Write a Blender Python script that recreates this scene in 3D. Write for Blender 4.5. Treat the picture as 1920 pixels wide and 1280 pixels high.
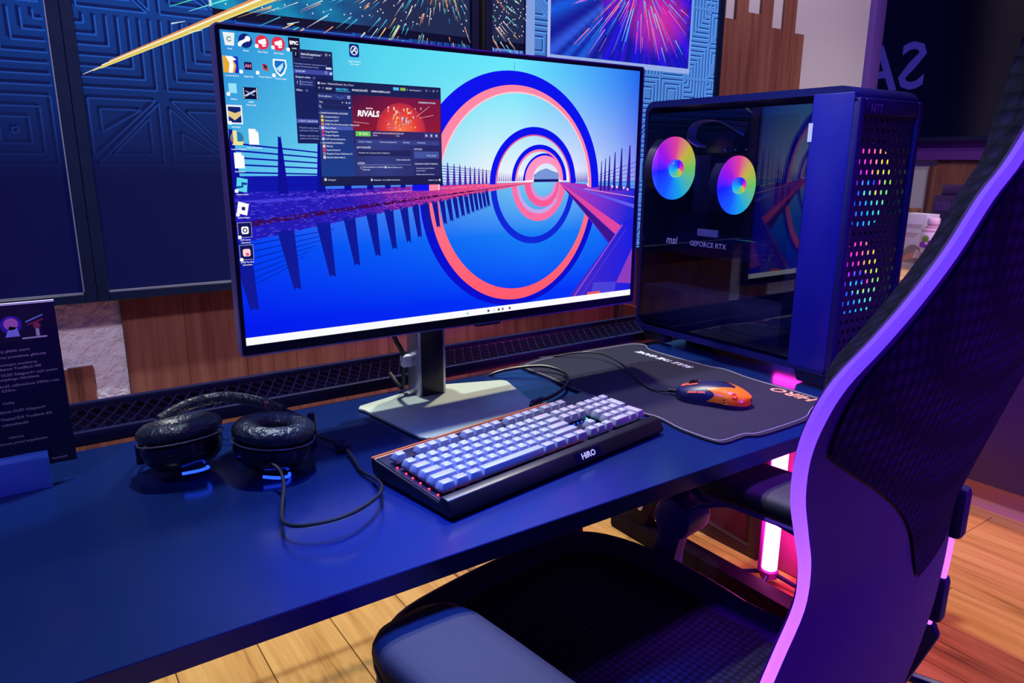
import bpy, bmesh, math, random
from mathutils import Vector, Matrix
random.seed(7)
scn = bpy.context.scene
COL = scn.collection
for o in list(bpy.data.objects): bpy.data.objects.remove(o)

# ------------------------------------------------------------------ camera
def lin(c):
    c = c / 255.0
    return c / 12.92 if c <= 0.04045 else ((c + 0.055) / 1.055) ** 2.4
def S(r, g, b): return (lin(r), lin(g), lin(b), 1.0)

YAW, PITCH, ROLL, FPX = 0.606, 0.2442, 0.0055, 1360.0
F = Vector((math.sin(YAW) * math.cos(PITCH), math.cos(YAW) * math.cos(PITCH), -math.sin(PITCH)))
Rt = Vector((math.cos(YAW), -math.sin(YAW), 0)); Up = Rt.cross(F)
r2 = math.cos(ROLL) * Rt + math.sin(ROLL) * Up; u2 = -math.sin(ROLL) * Rt + math.cos(ROLL) * Up
cam = bpy.data.objects.new('camera', bpy.data.cameras.new('camera')); COL.objects.link(cam)
cam.data.sensor_width = 36; cam.data.lens = 36 * FPX / 1920; cam.data.clip_start = 0.02
cam.matrix_world = Matrix(((r2.x, u2.x, -F.x, 0), (r2.y, u2.y, -F.y, 0), (r2.z, u2.z, -F.z, 0.44), (0, 0, 0, 1)))
scn.camera = cam

# ------------------------------------------------------------------ world, lamps, exposure
w = bpy.data.worlds.new('world'); scn.world = w; w.use_nodes = True
bg = w.node_tree.nodes['Background']; bg.inputs[0].default_value = (0.045, 0.06, 1.0, 1); bg.inputs[1].default_value = 0.17
scn.view_settings.view_transform = 'Standard'; scn.view_settings.look = 'None'
scn.view_settings.exposure = 0.0; scn.view_settings.gamma = 1.0
scn.view_settings.use_curve_mapping = False

def spot(loc, target, energy, col, size=75, blend=0.6, r=0.04):  # serves the ceiling spots and the added fill spots
    d = bpy.data.lights.new('ceiling_or_fill_spot', 'SPOT'); d.energy = energy; d.color = col
    d.spot_size = math.radians(size); d.spot_blend = blend; d.shadow_soft_size = r
    o = bpy.data.objects.new('ceiling_or_fill_spot', d); COL.objects.link(o); o.location = loc
    o.rotation_euler = (Vector(target) - Vector(loc)).to_track_quat('-Z', 'Y').to_euler()
def point(loc, energy, col, r=0.1):  # unseen fill points
    d = bpy.data.lights.new('fill_point', 'POINT'); d.energy = energy; d.color = col; d.shadow_soft_size = r
    o = bpy.data.objects.new('fill_point', d); COL.objects.link(o); o.location = loc
spot((0.55, 1.40, 1.95), (0.5, 1.05, 0), 165, (0.86, 0.97, 0.95), 80, 0.5, 0.03)
spot((1.25, 1.62, 1.95), (1.2, 1.4, -0.5), 190, (1.0, 0.88, 0.64), 85, 0.7, 0.05)
spot((-0.5, 0.45, 1.9), (0.15, 1.9, -0.05), 110, (0.92, 0.80, 1.0), 45, 0.9, 0.08)  # added wall wash, brightens the plaster at the left
spot((2.3, 0.9, 1.95), (2.75, 1.9, 0.9), 60, (1.0, 0.86, 0.92), 80, 0.8, 0.05)
spot((2.75, 0.5, 2.0), (3.05, 1.45, 0.1), 70, (1.0, 0.92, 0.85), 60, 0.8, 0.05)
spot((2.7, 0.3, 2.0), (2.25, 0.8, -0.74), 170, (1.0, 0.40, 0.40), 60, 0.8, 0.08)
spot((0.50, 0.95, 1.9), (0.42, 0.67, 0), 620, (0.03, 0.13, 1.0), 20, 1.0, 0.12)  # added blue spot, makes the blue pool on the desk front
spot((1.35, 0.55, 1.9), (1.02, 0.69, 0), 240, (0.34, 0.06, 1.0), 24, 1.0, 0.12)  # added purple spot, tints the right side of the desk
point((-0.8, 0.55, 1.7), 9, (0.05, 0.30, 1.0), 0.25)  # unseen blue fill over the left of the desk
spot((1.25, -1.2, 0.6), (0.90, 0.30, 0.0), 130, (0.38, 0.02, 1.0), 50, 0.7, 0.15)  # added low violet spot behind the chair, colours its back
spot((1.7, -0.6, 1.4), (2.70, 0.9, -0.3), 150, (0.55, 0.04, 1.0), 42, 0.8, 0.1)  # added purple spot to brighten the cabinet fronts
point((1.9, -0.7, 1.3), 16, (0.34, 0.03, 1.0), 0.25)  # added purple fill, unseen at the right
spot((-0.6, 0.2, 1.25), (1.29, 0.97, 0.30), 130, (0.02, 0.035, 1.0), 26, 0.9, 0.15)  # added blue spot from the left, colours the tower's side

# ------------------------------------------------------------------ materials
MATS = {}
def nt(name):
    m = bpy.data.materials.new(name); m.use_nodes = True
    t = m.node_tree; return m, t, t.nodes['Principled BSDF']
def mat(name, col, rough=0.5, metal=0.0, spec=0.5, emit=None, es=0.0, bump=None, coat=0.0):
    if name in MATS: return MATS[name]
    m, t, b = nt(name)
    b.inputs['Base Color'].default_value = col; b.inputs['Roughness'].default_value = rough
    b.inputs['Metallic'].default_value = metal; b.inputs['Specular IOR Level'].default_value = spec
    b.inputs['Coat Weight'].default_value = coat
    if emit: b.inputs['Emission Color'].default_value = emit; b.inputs['Emission Strength'].default_value = es
    N, L = t.nodes, t.links
    tc = N.new('ShaderNodeTexCoord')
    if bump:   # (scale, strength, distance)
        n = N.new('ShaderNodeTexNoise'); n.inputs['Scale'].default_value = bump[0]; n.inputs['Detail'].default_value = 4
        L.new(tc.outputs['Object'], n.inputs['Vector'])
        bp = N.new('ShaderNodeBump'); bp.inputs['Strength'].default_value = bump[1]; bp.inputs['Distance'].default_value = bump[2]
        L.new(n.outputs['Fac'], bp.inputs['Height']); L.new(bp.outputs['Normal'], b.inputs['Normal'])
    elif not emit:   # faint wear in the gloss
        n = N.new('ShaderNodeTexNoise'); n.inputs['Scale'].default_value = 30
        L.new(tc.outputs['Object'], n.inputs['Vector'])
        mr = N.new('ShaderNodeMapRange'); mr.inputs[3].default_value = max(0, rough - .04); mr.inputs[4].default_value = min(1, rough + .04)
        L.new(n.outputs['Fac'], mr.inputs[0]); L.new(mr.outputs[0], b.inputs['Roughness'])
    MATS[name] = m; return m
def wood(name, ca, cb, cc, axis=2, rough=0.45, scale=1.0):
    m, t, b = nt(name); N, L = t.nodes, t.links
    tc = N.new('ShaderNodeTexCoord'); oi = N.new('ShaderNodeObjectInfo')
    ad = N.new('ShaderNodeVectorMath'); ad.operation = 'MULTIPLY_ADD'
    cmb = N.new('ShaderNodeCombineXYZ')
    for k in range(3): L.new(oi.outputs['Random'], cmb.inputs[k])
    L.new(cmb.outputs[0], ad.inputs[0]); ad.inputs[1].default_value = (31, 17, 23); L.new(tc.outputs['Object'], ad.inputs[2])
    mp = N.new('ShaderNodeMapping'); sc = [9 * scale] * 3; sc[axis] = 0.8 * scale; mp.inputs['Scale'].default_value = sc
    L.new(ad.outputs[0], mp.inputs['Vector'])
    n1 = N.new('ShaderNodeTexNoise'); n1.inputs['Scale'].default_value = 1.6; n1.inputs['Detail'].default_value = 5; n1.inputs['Distortion'].default_value = 1.6
    L.new(mp.outputs[0], n1.inputs['Vector'])
    mp2 = N.new('ShaderNodeMapping'); sc = [130 * scale] * 3; sc[axis] = 4 * scale; mp2.inputs['Scale'].default_value = sc
    L.new(ad.outputs[0], mp2.inputs['Vector'])
    n2 = N.new('ShaderNodeTexNoise'); n2.inputs['Scale'].default_value = 1.0; n2.inputs['Detail'].default_value = 3
    L.new(mp2.outputs[0], n2.inputs['Vector'])
    mx = N.new('ShaderNodeMath'); mx.operation = 'MULTIPLY_ADD'; mx.inputs[1].default_value = 0.45
    L.new(n2.outputs['Fac'], mx.inputs[0]); L.new(n1.outputs['Fac'], mx.inputs[2])
    mr = N.new('ShaderNodeMath'); mr.operation = 'MULTIPLY_ADD'; mr.inputs[1].default_value = 0.16
    L.new(oi.outputs['Random'], mr.inputs[0]); L.new(mx.outputs[0], mr.inputs[2])
    cr = N.new('ShaderNodeValToRGB'); e = cr.color_ramp.elements
    e[0].position = 0.48; e[0].color = ca; e[1].position = 1.0; e[1].color = cc
    k = e.new(0.72); k.color = cb
    L.new(mr.outputs[0], cr.inputs[0]); L.new(cr.outputs[0], b.inputs['Base Color'])
    b.inputs['Roughness'].default_value = rough
    bp = N.new('ShaderNodeBump'); bp.inputs['Strength'].default_value = .15; bp.inputs['Distance'].default_value = .002
    L.new(n2.outputs['Fac'], bp.inputs['Height']); L.new(bp.outputs[0], b.inputs['Normal'])
    MATS[name] = m; return m
def weave(name, col, col2, scale, rough=0.85, dist=.003, kind='VORONOI'):
    m, t, b = nt(name); N, L = t.nodes, t.links
    tc = N.new('ShaderNodeTexCoord'); mp = N.new('ShaderNodeMapping'); mp.inputs['Scale'].default_value = scale
    L.new(tc.outputs['Object'], mp.inputs['Vector'])
    v = N.new('ShaderNodeTexVoronoi'); v.inputs['Scale'].default_value = 1; v.inputs['Randomness'].default_value = 0.0
    L.new(mp.outputs[0], v.inputs['Vector'])
    cr = N.new('ShaderNodeValToRGB'); cr.color_ramp.elements[0].color = col2; cr.color_ramp.elements[1].color = col
    cr.color_ramp.elements[0].position = .25; cr.color_ramp.elements[1].position = .55
    L.new(v.outputs['Distance'], cr.inputs[0]); L.new(cr.outputs[0], b.inputs['Base Color'])
    bp = N.new('ShaderNodeBump'); bp.inputs['Strength'].default_value = .8; bp.inputs['Distance'].default_value = dist
    L.new(v.outputs['Distance'], bp.inputs['Height']); L.new(bp.outputs[0], b.inputs['Normal'])
    b.inputs['Roughness'].default_value = rough
    b.inputs['Specular IOR Level'].default_value = .3
    MATS[name] = m; return m
def picture(name, strength=1.0, rough=0.25):
    m, t, b = nt(name); N, L = t.nodes, t.links
    a = N.new('ShaderNodeVertexColor'); a.layer_name = 'Col'
    b.inputs['Base Color'].default_value = (0.005, 0.005, 0.008, 1); b.inputs['Roughness'].default_value = rough; b.inputs['Specular IOR Level'].default_value = .06
    L.new(a.outputs[0], b.inputs['Emission Color']); b.inputs['Emission Strength'].default_value = strength
    MATS[name] = m; return m
def printed(name, rough=0.5):
    m, t, b = nt(name); a = t.nodes.new('ShaderNodeVertexColor'); a.layer_name = 'Col'
    t.links.new(a.outputs[0], b.inputs['Base Color']); b.inputs['Roughness'].default_value = rough
    MATS[name] = m; return m
def glass(name, tint):
    m = bpy.data.materials.new(name); m.use_nodes = True; t = m.node_tree; N, L = t.nodes, t.links; N.clear()
    o = N.new('ShaderNodeOutputMaterial'); mx = N.new('ShaderNodeMixShader'); lw = N.new('ShaderNodeLayerWeight'); lw.inputs[0].default_value = .5
    pw_ = N.new('ShaderNodeMath'); pw_.operation = 'POWER'; pw_.inputs[1].default_value = 4.0; L.new(lw.outputs['Facing'], pw_.inputs[0])
    fr = N.new('ShaderNodeMath'); fr.operation = 'MULTIPLY_ADD'; fr.inputs[1].default_value = .9; fr.inputs[2].default_value = .06; L.new(pw_.outputs[0], fr.inputs[0])
    tr = N.new('ShaderNodeBsdfTransparent'); tr.inputs[0].default_value = tint
    gl = N.new('ShaderNodeBsdfGlossy'); gl.inputs['Roughness'].default_value = 0.0; gl.inputs[0].default_value = (.9, .92, 1, 1)
    L.new(fr.outputs[0], mx.inputs[0]); L.new(tr.outputs[0], mx.inputs[1]); L.new(gl.outputs[0], mx.inputs[2]); L.new(mx.outputs[0], o.inputs[0])
    MATS[name] = m; return m
def rainbow(name, strength, shift=0.0, radial=None):
    # colour wheel round the local Y axis: an addressable light ring
    m, t, b = nt(name); N, L = t.nodes, t.links
    tc = N.new('ShaderNodeTexCoord'); sp = N.new('ShaderNodeSeparateXYZ'); L.new(tc.outputs['Object'], sp.inputs[0])
    at = N.new('ShaderNodeMath'); at.operation = 'ARCTAN2'; L.new(sp.outputs['Z'], at.inputs[0]); L.new(sp.outputs['X'], at.inputs[1])
    dv = N.new('ShaderNodeMath'); dv.operation = 'MULTIPLY_ADD'; dv.inputs[1].default_value = 1 / (2 * math.pi); dv.inputs[2].default_value = 1.5 + shift
    L.new(at.outputs[0], dv.inputs[0])
    fc = N.new('ShaderNodeMath'); fc.operation = 'FRACT'; L.new(dv.outputs[0], fc.inputs[0])
    cr = N.new('ShaderNodeValToRGB'); e = cr.color_ramp.elements
    e[0].position = 0; e[0].color = (.01, .45, .62, 1); e[1].position = 1; e[1].color = (.01, .45, .62, 1)
    for p_, c in ((.18, (.18, .62, .08, 1)), (.30, (.65, .50, .03, 1)), (.42, (.85, .06, .25, 1)), (.55, (.45, .01, .60, 1)), (.70, (.01, .01, 1, 1)), (.86, (.01, .12, 1, 1))):
        k = e.new(p_); k.color = c
    L.new(fc.outputs[0], cr.inputs[0])
    L.new(cr.outputs[0], b.inputs['Emission Color'])
    b.inputs['Base Color'].default_value = (.06, .06, .08, 1); b.inputs['Roughness'].default_value = .35
    if radial:
        ln = N.new('ShaderNodeVectorMath'); ln.operation = 'LENGTH'; L.new(tc.outputs['Object'], ln.inputs[0])
        mr = N.new('ShaderNodeMapRange'); mr.inputs[1].default_value = radial[0]; mr.inputs[2].default_value = radial[1]
        mr.inputs[3].default_value = strength; mr.inputs[4].default_value = strength * radial[2]
        L.new(ln.outputs['Value'], mr.inputs[0]); L.new(mr.outputs[0], b.inputs['Emission Strength'])
    else: b.inputs['Emission Strength'].default_value = strength
    MATS[name] = m; return m

K_black = mat('black_plastic', S(8, 8, 62), .42)
K_matte = mat('black_matte', S(4, 4, 58), .6)
K_gloss = mat('black_gloss', S(5, 5, 46), .15)
K_metal = mat('black_powder_metal', S(12, 12, 58), .38, .2)
K_desk = mat('desk_laminate', S(6, 27, 82), .21, 0, .9, bump=(900, .05, .0003))
K_silver = mat('brushed_silver', S(178, 178, 196), .32, .7)
K_base = mat('stand_satin', S(186, 196, 184), .30, .1)
K_white = mat('white_plastic', S(225, 225, 232), .45)
K_plaster = mat('plaster_white', S(225, 220, 228), .85, bump=(38, .9, .012))
K_plasterS = mat('painted_plaster', S(196, 190, 196), .85, bump=(14, .25, .004))
K_orange = mat('orange_plastic', S(232, 112, 40), .35)
K_key = mat('keycap_grey', S(150, 152, 172), .5)
K_keyb = mat('keyboard_case', S(24, 23, 34), .36, .25)
K_plate = mat('keyboard_plate', S(20, 20, 52), .35, .3)
K_rubber = mat('cable_rubber', S(13, 13, 26), .42)
K_leather = mat('wrinkled_leatherette', S(34, 40, 52), .28, 0, .7, bump=(150, .9, .004))
K_red = mat('led_red', (.3, 0, .02, 1), .4, emit=(1, .02, .06, 1), es=5)
K_cyan = mat('led_cyan', (0, .2, .2, 1), .4, emit=(.05, .8, .65, 1), es=4)
K_blue = mat('led_blue', (0, .05, .3, 1), .4, emit=(.01, .05, 1, 1), es=3)
K_pinkl = mat('added_pink_glow', (.3, 0, .2, 1), .4, emit=(1, .02, .6, 1), es=30)
K_legP = mat('legend_pink', S(230, 120, 150), .5, emit=(1, .18, .35, 1), es=.5)
K_legC = mat('legend_cyan', S(190, 215, 235), .5, emit=(.45, .75, 1, 1), es=.45)
K_brown = wood('wall_laminate', S(66, 34, 32), S(120, 70, 58), S(142, 92, 76), 2, .5)
K_floor = wood('floor_laminate', S(116, 80, 38), S(188, 140, 76), S(208, 164, 98), 1, .42)
K_counter = wood('counter_wood', S(150, 120, 70), S(205, 175, 110), S(220, 195, 140), 1, .4)
K_mesh = weave('chair_mesh', S(6, 6, 24), S(36, 30, 64), (90, 90, 90), .9, .003)
K_hex = weave('chair_hex', S(8, 6, 34), S(26, 14, 60), (80, 80, 80), .9, .004)
K_hex.node_tree.nodes['Principled BSDF'].inputs['Specular IOR Level'].default_value = .08
K_fab = mat('chair_fabric', S(16, 16, 42), .8, 0, .3, bump=(600, .3, .001))
K_fabL = mat('chair_leather', S(48, 8, 92), .6, 0, .08, bump=(300, .15, .001))
K_armp = mat('arm_pad', S(20, 20, 44), .7, bump=(700, .35, .001))
K_glass = glass('tinted_glass', (.78, .78, .90, 1))
K_pic = picture('monitor_picture', 1.0, .3)
K_wall = picture('display_picture', 1.0, .35)
K_print = printed('printed_ink')

# ------------------------------------------------------------------ mesh helpers
def crom(P, n=6, closed=False):
    P = [Vector(p) for p in P]; out = []
    m = len(P)
    rng = range(m if closed else m - 1)
    for i in rng:
        if closed: a, b, c, d = P[i - 1], P[i], P[(i + 1) % m], P[(i + 2) % m]
        else: a, b, c, d = P[max(i - 1, 0)], P[i], P[i + 1], P[min(i + 2, m - 1)]
        for k in range(n):
            t = k / n
            out.append(.5 * ((2 * b) + (c - a) * t + (2 * a - 5 * b + 4 * c - d) * t * t + (3 * b - a - 3 * c + d) * t ** 3))
    if not closed: out.append(P[-1])
    return out
class M:
    def __init__(s): s.v = []; s.f = []; s.c = []
    def add(s, vs, fs, col=None):
        o = len(s.v); s.v += [tuple(q) for q in vs]; s.f += [[i + o for i in q] for q in fs]
        if col is not None:
            s.c += [col(v) if callable(col) else col for v in vs]
        return s
    def box(s, x0, x1, y0, y1, z0, z1):
        return s.add([(x, y, z) for x in (x0, x1) for y in (y0, y1) for z in (z0, z1)],
                     [(0, 1, 3, 2), (4, 6, 7, 5), (0, 4, 5, 1), (2, 3, 7, 6), (0, 2, 6, 4), (1, 5, 7, 3)])
    def loft(s, rings, closed=True, cap=True):
        n = len(rings[0]); vs = [p for r in rings for p in r]; fs = []
        for i in range(len(rings) - 1):
            for j in range(n if closed else n - 1):
                k = (j + 1) % n; fs.append((i * n + j, i * n + k, (i + 1) * n + k, (i + 1) * n + j))
        if cap and closed:
            fs.append(tuple(range(n - 1, -1, -1))); fs.append(tuple(range((len(rings) - 1) * n, len(rings) * n)))
        return s.add(vs, fs)
    def tube(s, P, r, n=8, closed=False):
        P = [Vector(p) for p in P]; rings = []; m = len(P); prev = None
        for i, p in enumerate(P):
            a = P[i - 1] if (i or closed) else p; b = P[(i + 1) % m] if (i < m - 1 or closed) else p
            t = (b - a).normalized()
            if prev is None:
                q = Vector((0, 0, 1)) if abs(t.z) < .9 else Vector((1, 0, 0)); x = t.cross(q).normalized()
            else: x = (prev - t * prev.dot(t)).normalized()
            prev = x; y = t.cross(x); rr = r[i] if isinstance(r, (list, tuple)) else r
            rings.append([p + rr * (math.cos(2 * math.pi * k / n) * x + math.sin(2 * math.pi * k / n) * y) for k in range(n)])
        if closed: rings.append(rings[0])
        return s.loft(rings, True, not closed)
    def ribbon(s, P, wv, tv):      # flat bar along P; wv, tv: half width / half thickness vectors
        wv, tv = Vector(wv), Vector(tv)
        return s.loft([[Vector(p) + wv + tv, Vector(p) - wv + tv, Vector(p) - wv - tv, Vector(p) + wv - tv] for p in P])
    def lathe(s, prof, c=(0, 0, 0), axis='z', n=28, sx=1, sy=1):
        rings = []
        for r, h in prof:
            ring = []
            for k in range(n):
                a = 2 * math.pi * k / n; u, v = r * math.cos(a) * sx, r * math.sin(a) * sy
                ring.append({'z': (c[0] + u, c[1] + v, c[2] + h), 'y': (c[0] + u, c[1] + h, c[2] + v), 'x': (c[0] + h, c[1] + u, c[2] + v)}[axis])
            rings.append(ring)
        return s.loft(rings)
    def prism(s, poly, plane, a, b):
        f = {'xy': lambda p, h: (p[0], p[1], h), 'xz': lambda p, h: (p[0], h, p[1]), 'yz': lambda p, h: (h, p[0], p[1])}[plane]
        return s.loft([[f(p, a) for p in poly], [f(p, b) for p in poly]])
    def build(s, name, m, parent=None, smooth=False, bevel=0.0, seg=2, ang=40, loc=None):
        me = bpy.data.meshes.new(name); me.from_pydata(s.v, [], s.f)
        bm = bmesh.new(); bm.from_mesh(me)
        if not s.c: bmesh.ops.recalc_face_normals(bm, faces=bm.faces)
        if bevel:
            bm.normal_update()
            es = [e for e in bm.edges if len(e.link_faces) == 2 and e.calc_face_angle(0) > math.radians(25)]
            bmesh.ops.bevel(bm, geom=es, offset=bevel, segments=seg, profile=.5, affect='EDGES', clamp_overlap=True)
        bm.to_mesh(me); bm.free()
        if s.c:
            a = me.color_attributes.new('Col', 'FLOAT_COLOR', 'POINT')
            a.data.foreach_set('color', [x for q in s.c for x in q])
        if m: me.materials.append(m)
        if smooth or bevel:
            me.polygons.foreach_set('use_smooth', [True] * len(me.polygons)); me.set_sharp_from_angle(angle=math.radians(ang))
        return link(name, me, parent, loc)
def link(name, me, parent=None, loc=None):
    o = bpy.data.objects.new(name, me); COL.objects.link(o)
    if parent: o.parent = parent
    if loc: o.location = loc
    return o
def tag(o, label, cat=None, group=None, kind=None):
    if label: o['label'] = label
    if cat: o['category'] = cat
    if group: o['group'] = group
    if kind: o['kind'] = kind
    return o
def thing(name, label, cat, loc=(0, 0, 0), rz=0, group=None):
    o = bpy.data.objects.new(name, None); COL.objects.link(o); o.location = loc; o.rotation_euler = (0, 0, rz); o.empty_display_size = .05
    return tag(o, label, cat, group)
def struct(o): o['kind'] = 'structure'; return o
_tx = {}
def text2d(txt, size=1.0, bold=0.0, shear=0.0):
    k = (txt, bold, shear)
    if k not in _tx:
        c = bpy.data.curves.new('t', 'FONT'); c.body = txt; c.size = 1; c.resolution_u = 2; c.offset = bold; c.shear = shear
        ob = bpy.data.objects.new('t', c); me = bpy.data.meshes.new_from_object(ob)
        _tx[k] = ([(v.co.x, v.co.y) for v in me.vertices], [tuple(p.vertices) for p in me.polygons])
        bpy.data.objects.remove(ob); bpy.data.curves.remove(c); bpy.data.meshes.remove(me)
    vs, fs = _tx[k]; return [(x * size, y * size) for x, y in vs], fs
def twidth(txt, size, bold=0.0): return max([x for x, _ in text2d(txt, size, bold)[0]] or [0])
def rrect(x0, y0, x1, y1, r, n=4):
    P = []
    for cx, cy, a0 in ((x1 - r, y1 - r, 0), (x0 + r, y1 - r, 90), (x0 + r, y0 + r, 180), (x1 - r, y0 + r, 270)):
        for k in range(n + 1):
            a = math.radians(a0 + 90 * k / n); P.append((cx + r * math.cos(a), cy + r * math.sin(a)))
    return P
def lerp(a, b, t): return tuple(a[i] + (b[i] - a[i]) * t for i in range(len(a)))

# ------------------------------------------------------------------ flat picture builder (prints and screens)
class Art(M):
    def __init__(s, fn): super().__init__(); s.fn = fn
    def poly(s, pts, col, layer=1):
        vs = [s.fn(x, y, layer) for x, y in pts]; o = len(s.v); s.v += vs; s.f.append(list(range(o, o + len(vs))))
        s.c += [(col(x, y) if callable(col) else col) for x, y in pts]
    def rect(s, x0, y0, x1, y1, col, layer=1): s.poly([(x0, y0), (x1, y0), (x1, y1), (x0, y1)], col, layer)
    def grid(s, x0, y0, x1, y1, nx, ny, col, layer=0):
        o = len(s.v)
        for j in range(ny + 1):
            for i in range(nx + 1):
                x = x0 + (x1 - x0) * i / nx; y = y0 + (y1 - y0) * j / ny; s.v.append(s.fn(x, y, layer)); s.c.append(col(x, y))
        for j in range(ny):
            for i in range(nx):
                a = o + j * (nx + 1) + i; s.f.append([a, a + 1, a + nx + 2, a + nx + 1])
    def ring(s, c, r0, r1, a0, a1, col, layer=1, n=48, c1=None):
        c1 = c1 or c; o = len(s.v)
        for k in range(n + 1):
            a = math.radians(a0 + (a1 - a0) * k / n); ca, sa = math.cos(a), -math.sin(a)
            for cc, r in ((c, r0), (c1, r1)):
                x, y = cc[0] + r[0] * ca, cc[1] + r[1] * sa; s.v.append(s.fn(x, y, layer)); s.c.append(col(x, y) if callable(col) else col)
        for k in range(n): s.f.append([o + 2 * k, o + 2 * k + 1, o + 2 * k + 3, o + 2 * k + 2])
    def disc(s, x, y, r, col, layer=1, n=24, ry=None):
        s.poly([(x + r * math.cos(2 * math.pi * k / n), y + (ry or r) * math.sin(2 * math.pi * k / n)) for k in range(n)], col, layer)
    def line(s, x0, y0, x1, y1, wd, col, layer=1, w1=None, col1=None):
        dx, dy = x1 - x0, y1 - y0; l = math.hypot(dx, dy) or 1; nx, ny = -dy / l, dx / l; w1 = wd if w1 is None else w1
        o = len(s.v); P = [(x0 + nx * wd / 2, y0 + ny * wd / 2), (x0 - nx * wd / 2, y0 - ny * wd / 2), (x1 - nx * w1 / 2, y1 - ny * w1 / 2), (x1 + nx * w1 / 2, y1 + ny * w1 / 2)]
        s.v += [s.fn(x, y, layer) for x, y in P]; s.f.append([o, o + 1, o + 2, o + 3])
        cs = [col, col, col1 or col, col1 or col]; s.c += [(c(*P[i]) if callable(c) else c) for i, c in enumerate(cs)]
    def text(s, x, y, txt, size, col, layer=5, bold=0.0, up=-1, shear=0.0):   # up=-1: y grows downwards
        vs, fs = text2d(txt, size, bold, shear); o = len(s.v)
        s.v += [s.fn(x + a, y + up * b, layer) for a, b in vs]; s.c += [col] * len(vs); s.f += [[i + o for i in f] for f in fs]

# ------------------------------------------------------------------ the room
FZ = -0.74
fl = struct(M().box(-2.0, 4.3, -2.2, 3.3, FZ - .05, FZ - .008).build('floor', mat('floor_base', S(60, 42, 26), .8)))
pw, plen = 0.19, 1.28
pm = M().box(0, pw - .002, 0, plen - .002, -.008, 0); p0 = None
for i in range(32):
    x = -1.9 + i * pw; y = -2.2 + (i * .47) % plen - plen
    while y < 3.2:
        if p0 is None: p0 = pm.build('plank', K_floor, fl, bevel=.001, seg=1, loc=(x, y, FZ)); me = p0.data
        else: link('plank', me, fl, (x, y, FZ))
        y += plen
WY = 1.90
wb = struct(M().box(-2.2, 3.18, WY, WY + .12, FZ, 2.6).build('wall_back', K_plasterS))
struct(M().box(3.18, 3.26, WY - .03, WY + .15, FZ, 2.6).build('trim_1', mat('corner_trim', S(92, 60, 150), .5), bevel=.006))
# laminate boards fixed on the plaster
def board(x0, x1, z0, z1): M().box(x0, x1 - .0007, WY - .014, WY, z0, z1).build('board', K_brown, wb, bevel=.0006, seg=1)
xs = [.195, .33, .47, .60, .735, .87, 1.005, 1.14, 1.275, 1.41, 1.545, 1.68, 1.815, 1.95, 2.085, 2.22]
for a, b in zip(xs, xs[1:]): board(a, b, -.30 - .03 * random.random(), .32)
board(-.05, .072, -.74, -.03); board(.072, .123, -.74, -.027); board(.123, .195, -.74, -.114)
for a, b, z in ((2.22, 2.238, 1.4), (2.238, 2.297, .945), (2.297, 2.363, 1.4), (2.363, 2.441, .977), (2.441, 2.508, 1.4), (2.508, 2.58, .938), (2.58, 2.653, 1.4), (2.653, 2.714, .932)):
    board(a, b, -.2, z)
# rough plaster strip left bare between the boards
M().box(-.3, .194, WY - .006, WY, -.118, .30).build('plaster_patch', K_plaster, wb)
# right-hand side of the shop
RX = 3.75
wr = struct(M().box(RX, RX + .1, -2.2, 3.3, FZ, 2.6).build('wall_right', K_plasterS))
struct(M().box(3.26, RX, 3.2, 3.3, FZ, 2.6).build('wall_far', mat('far_wall', S(40, 26, 70), .8)))

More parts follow.
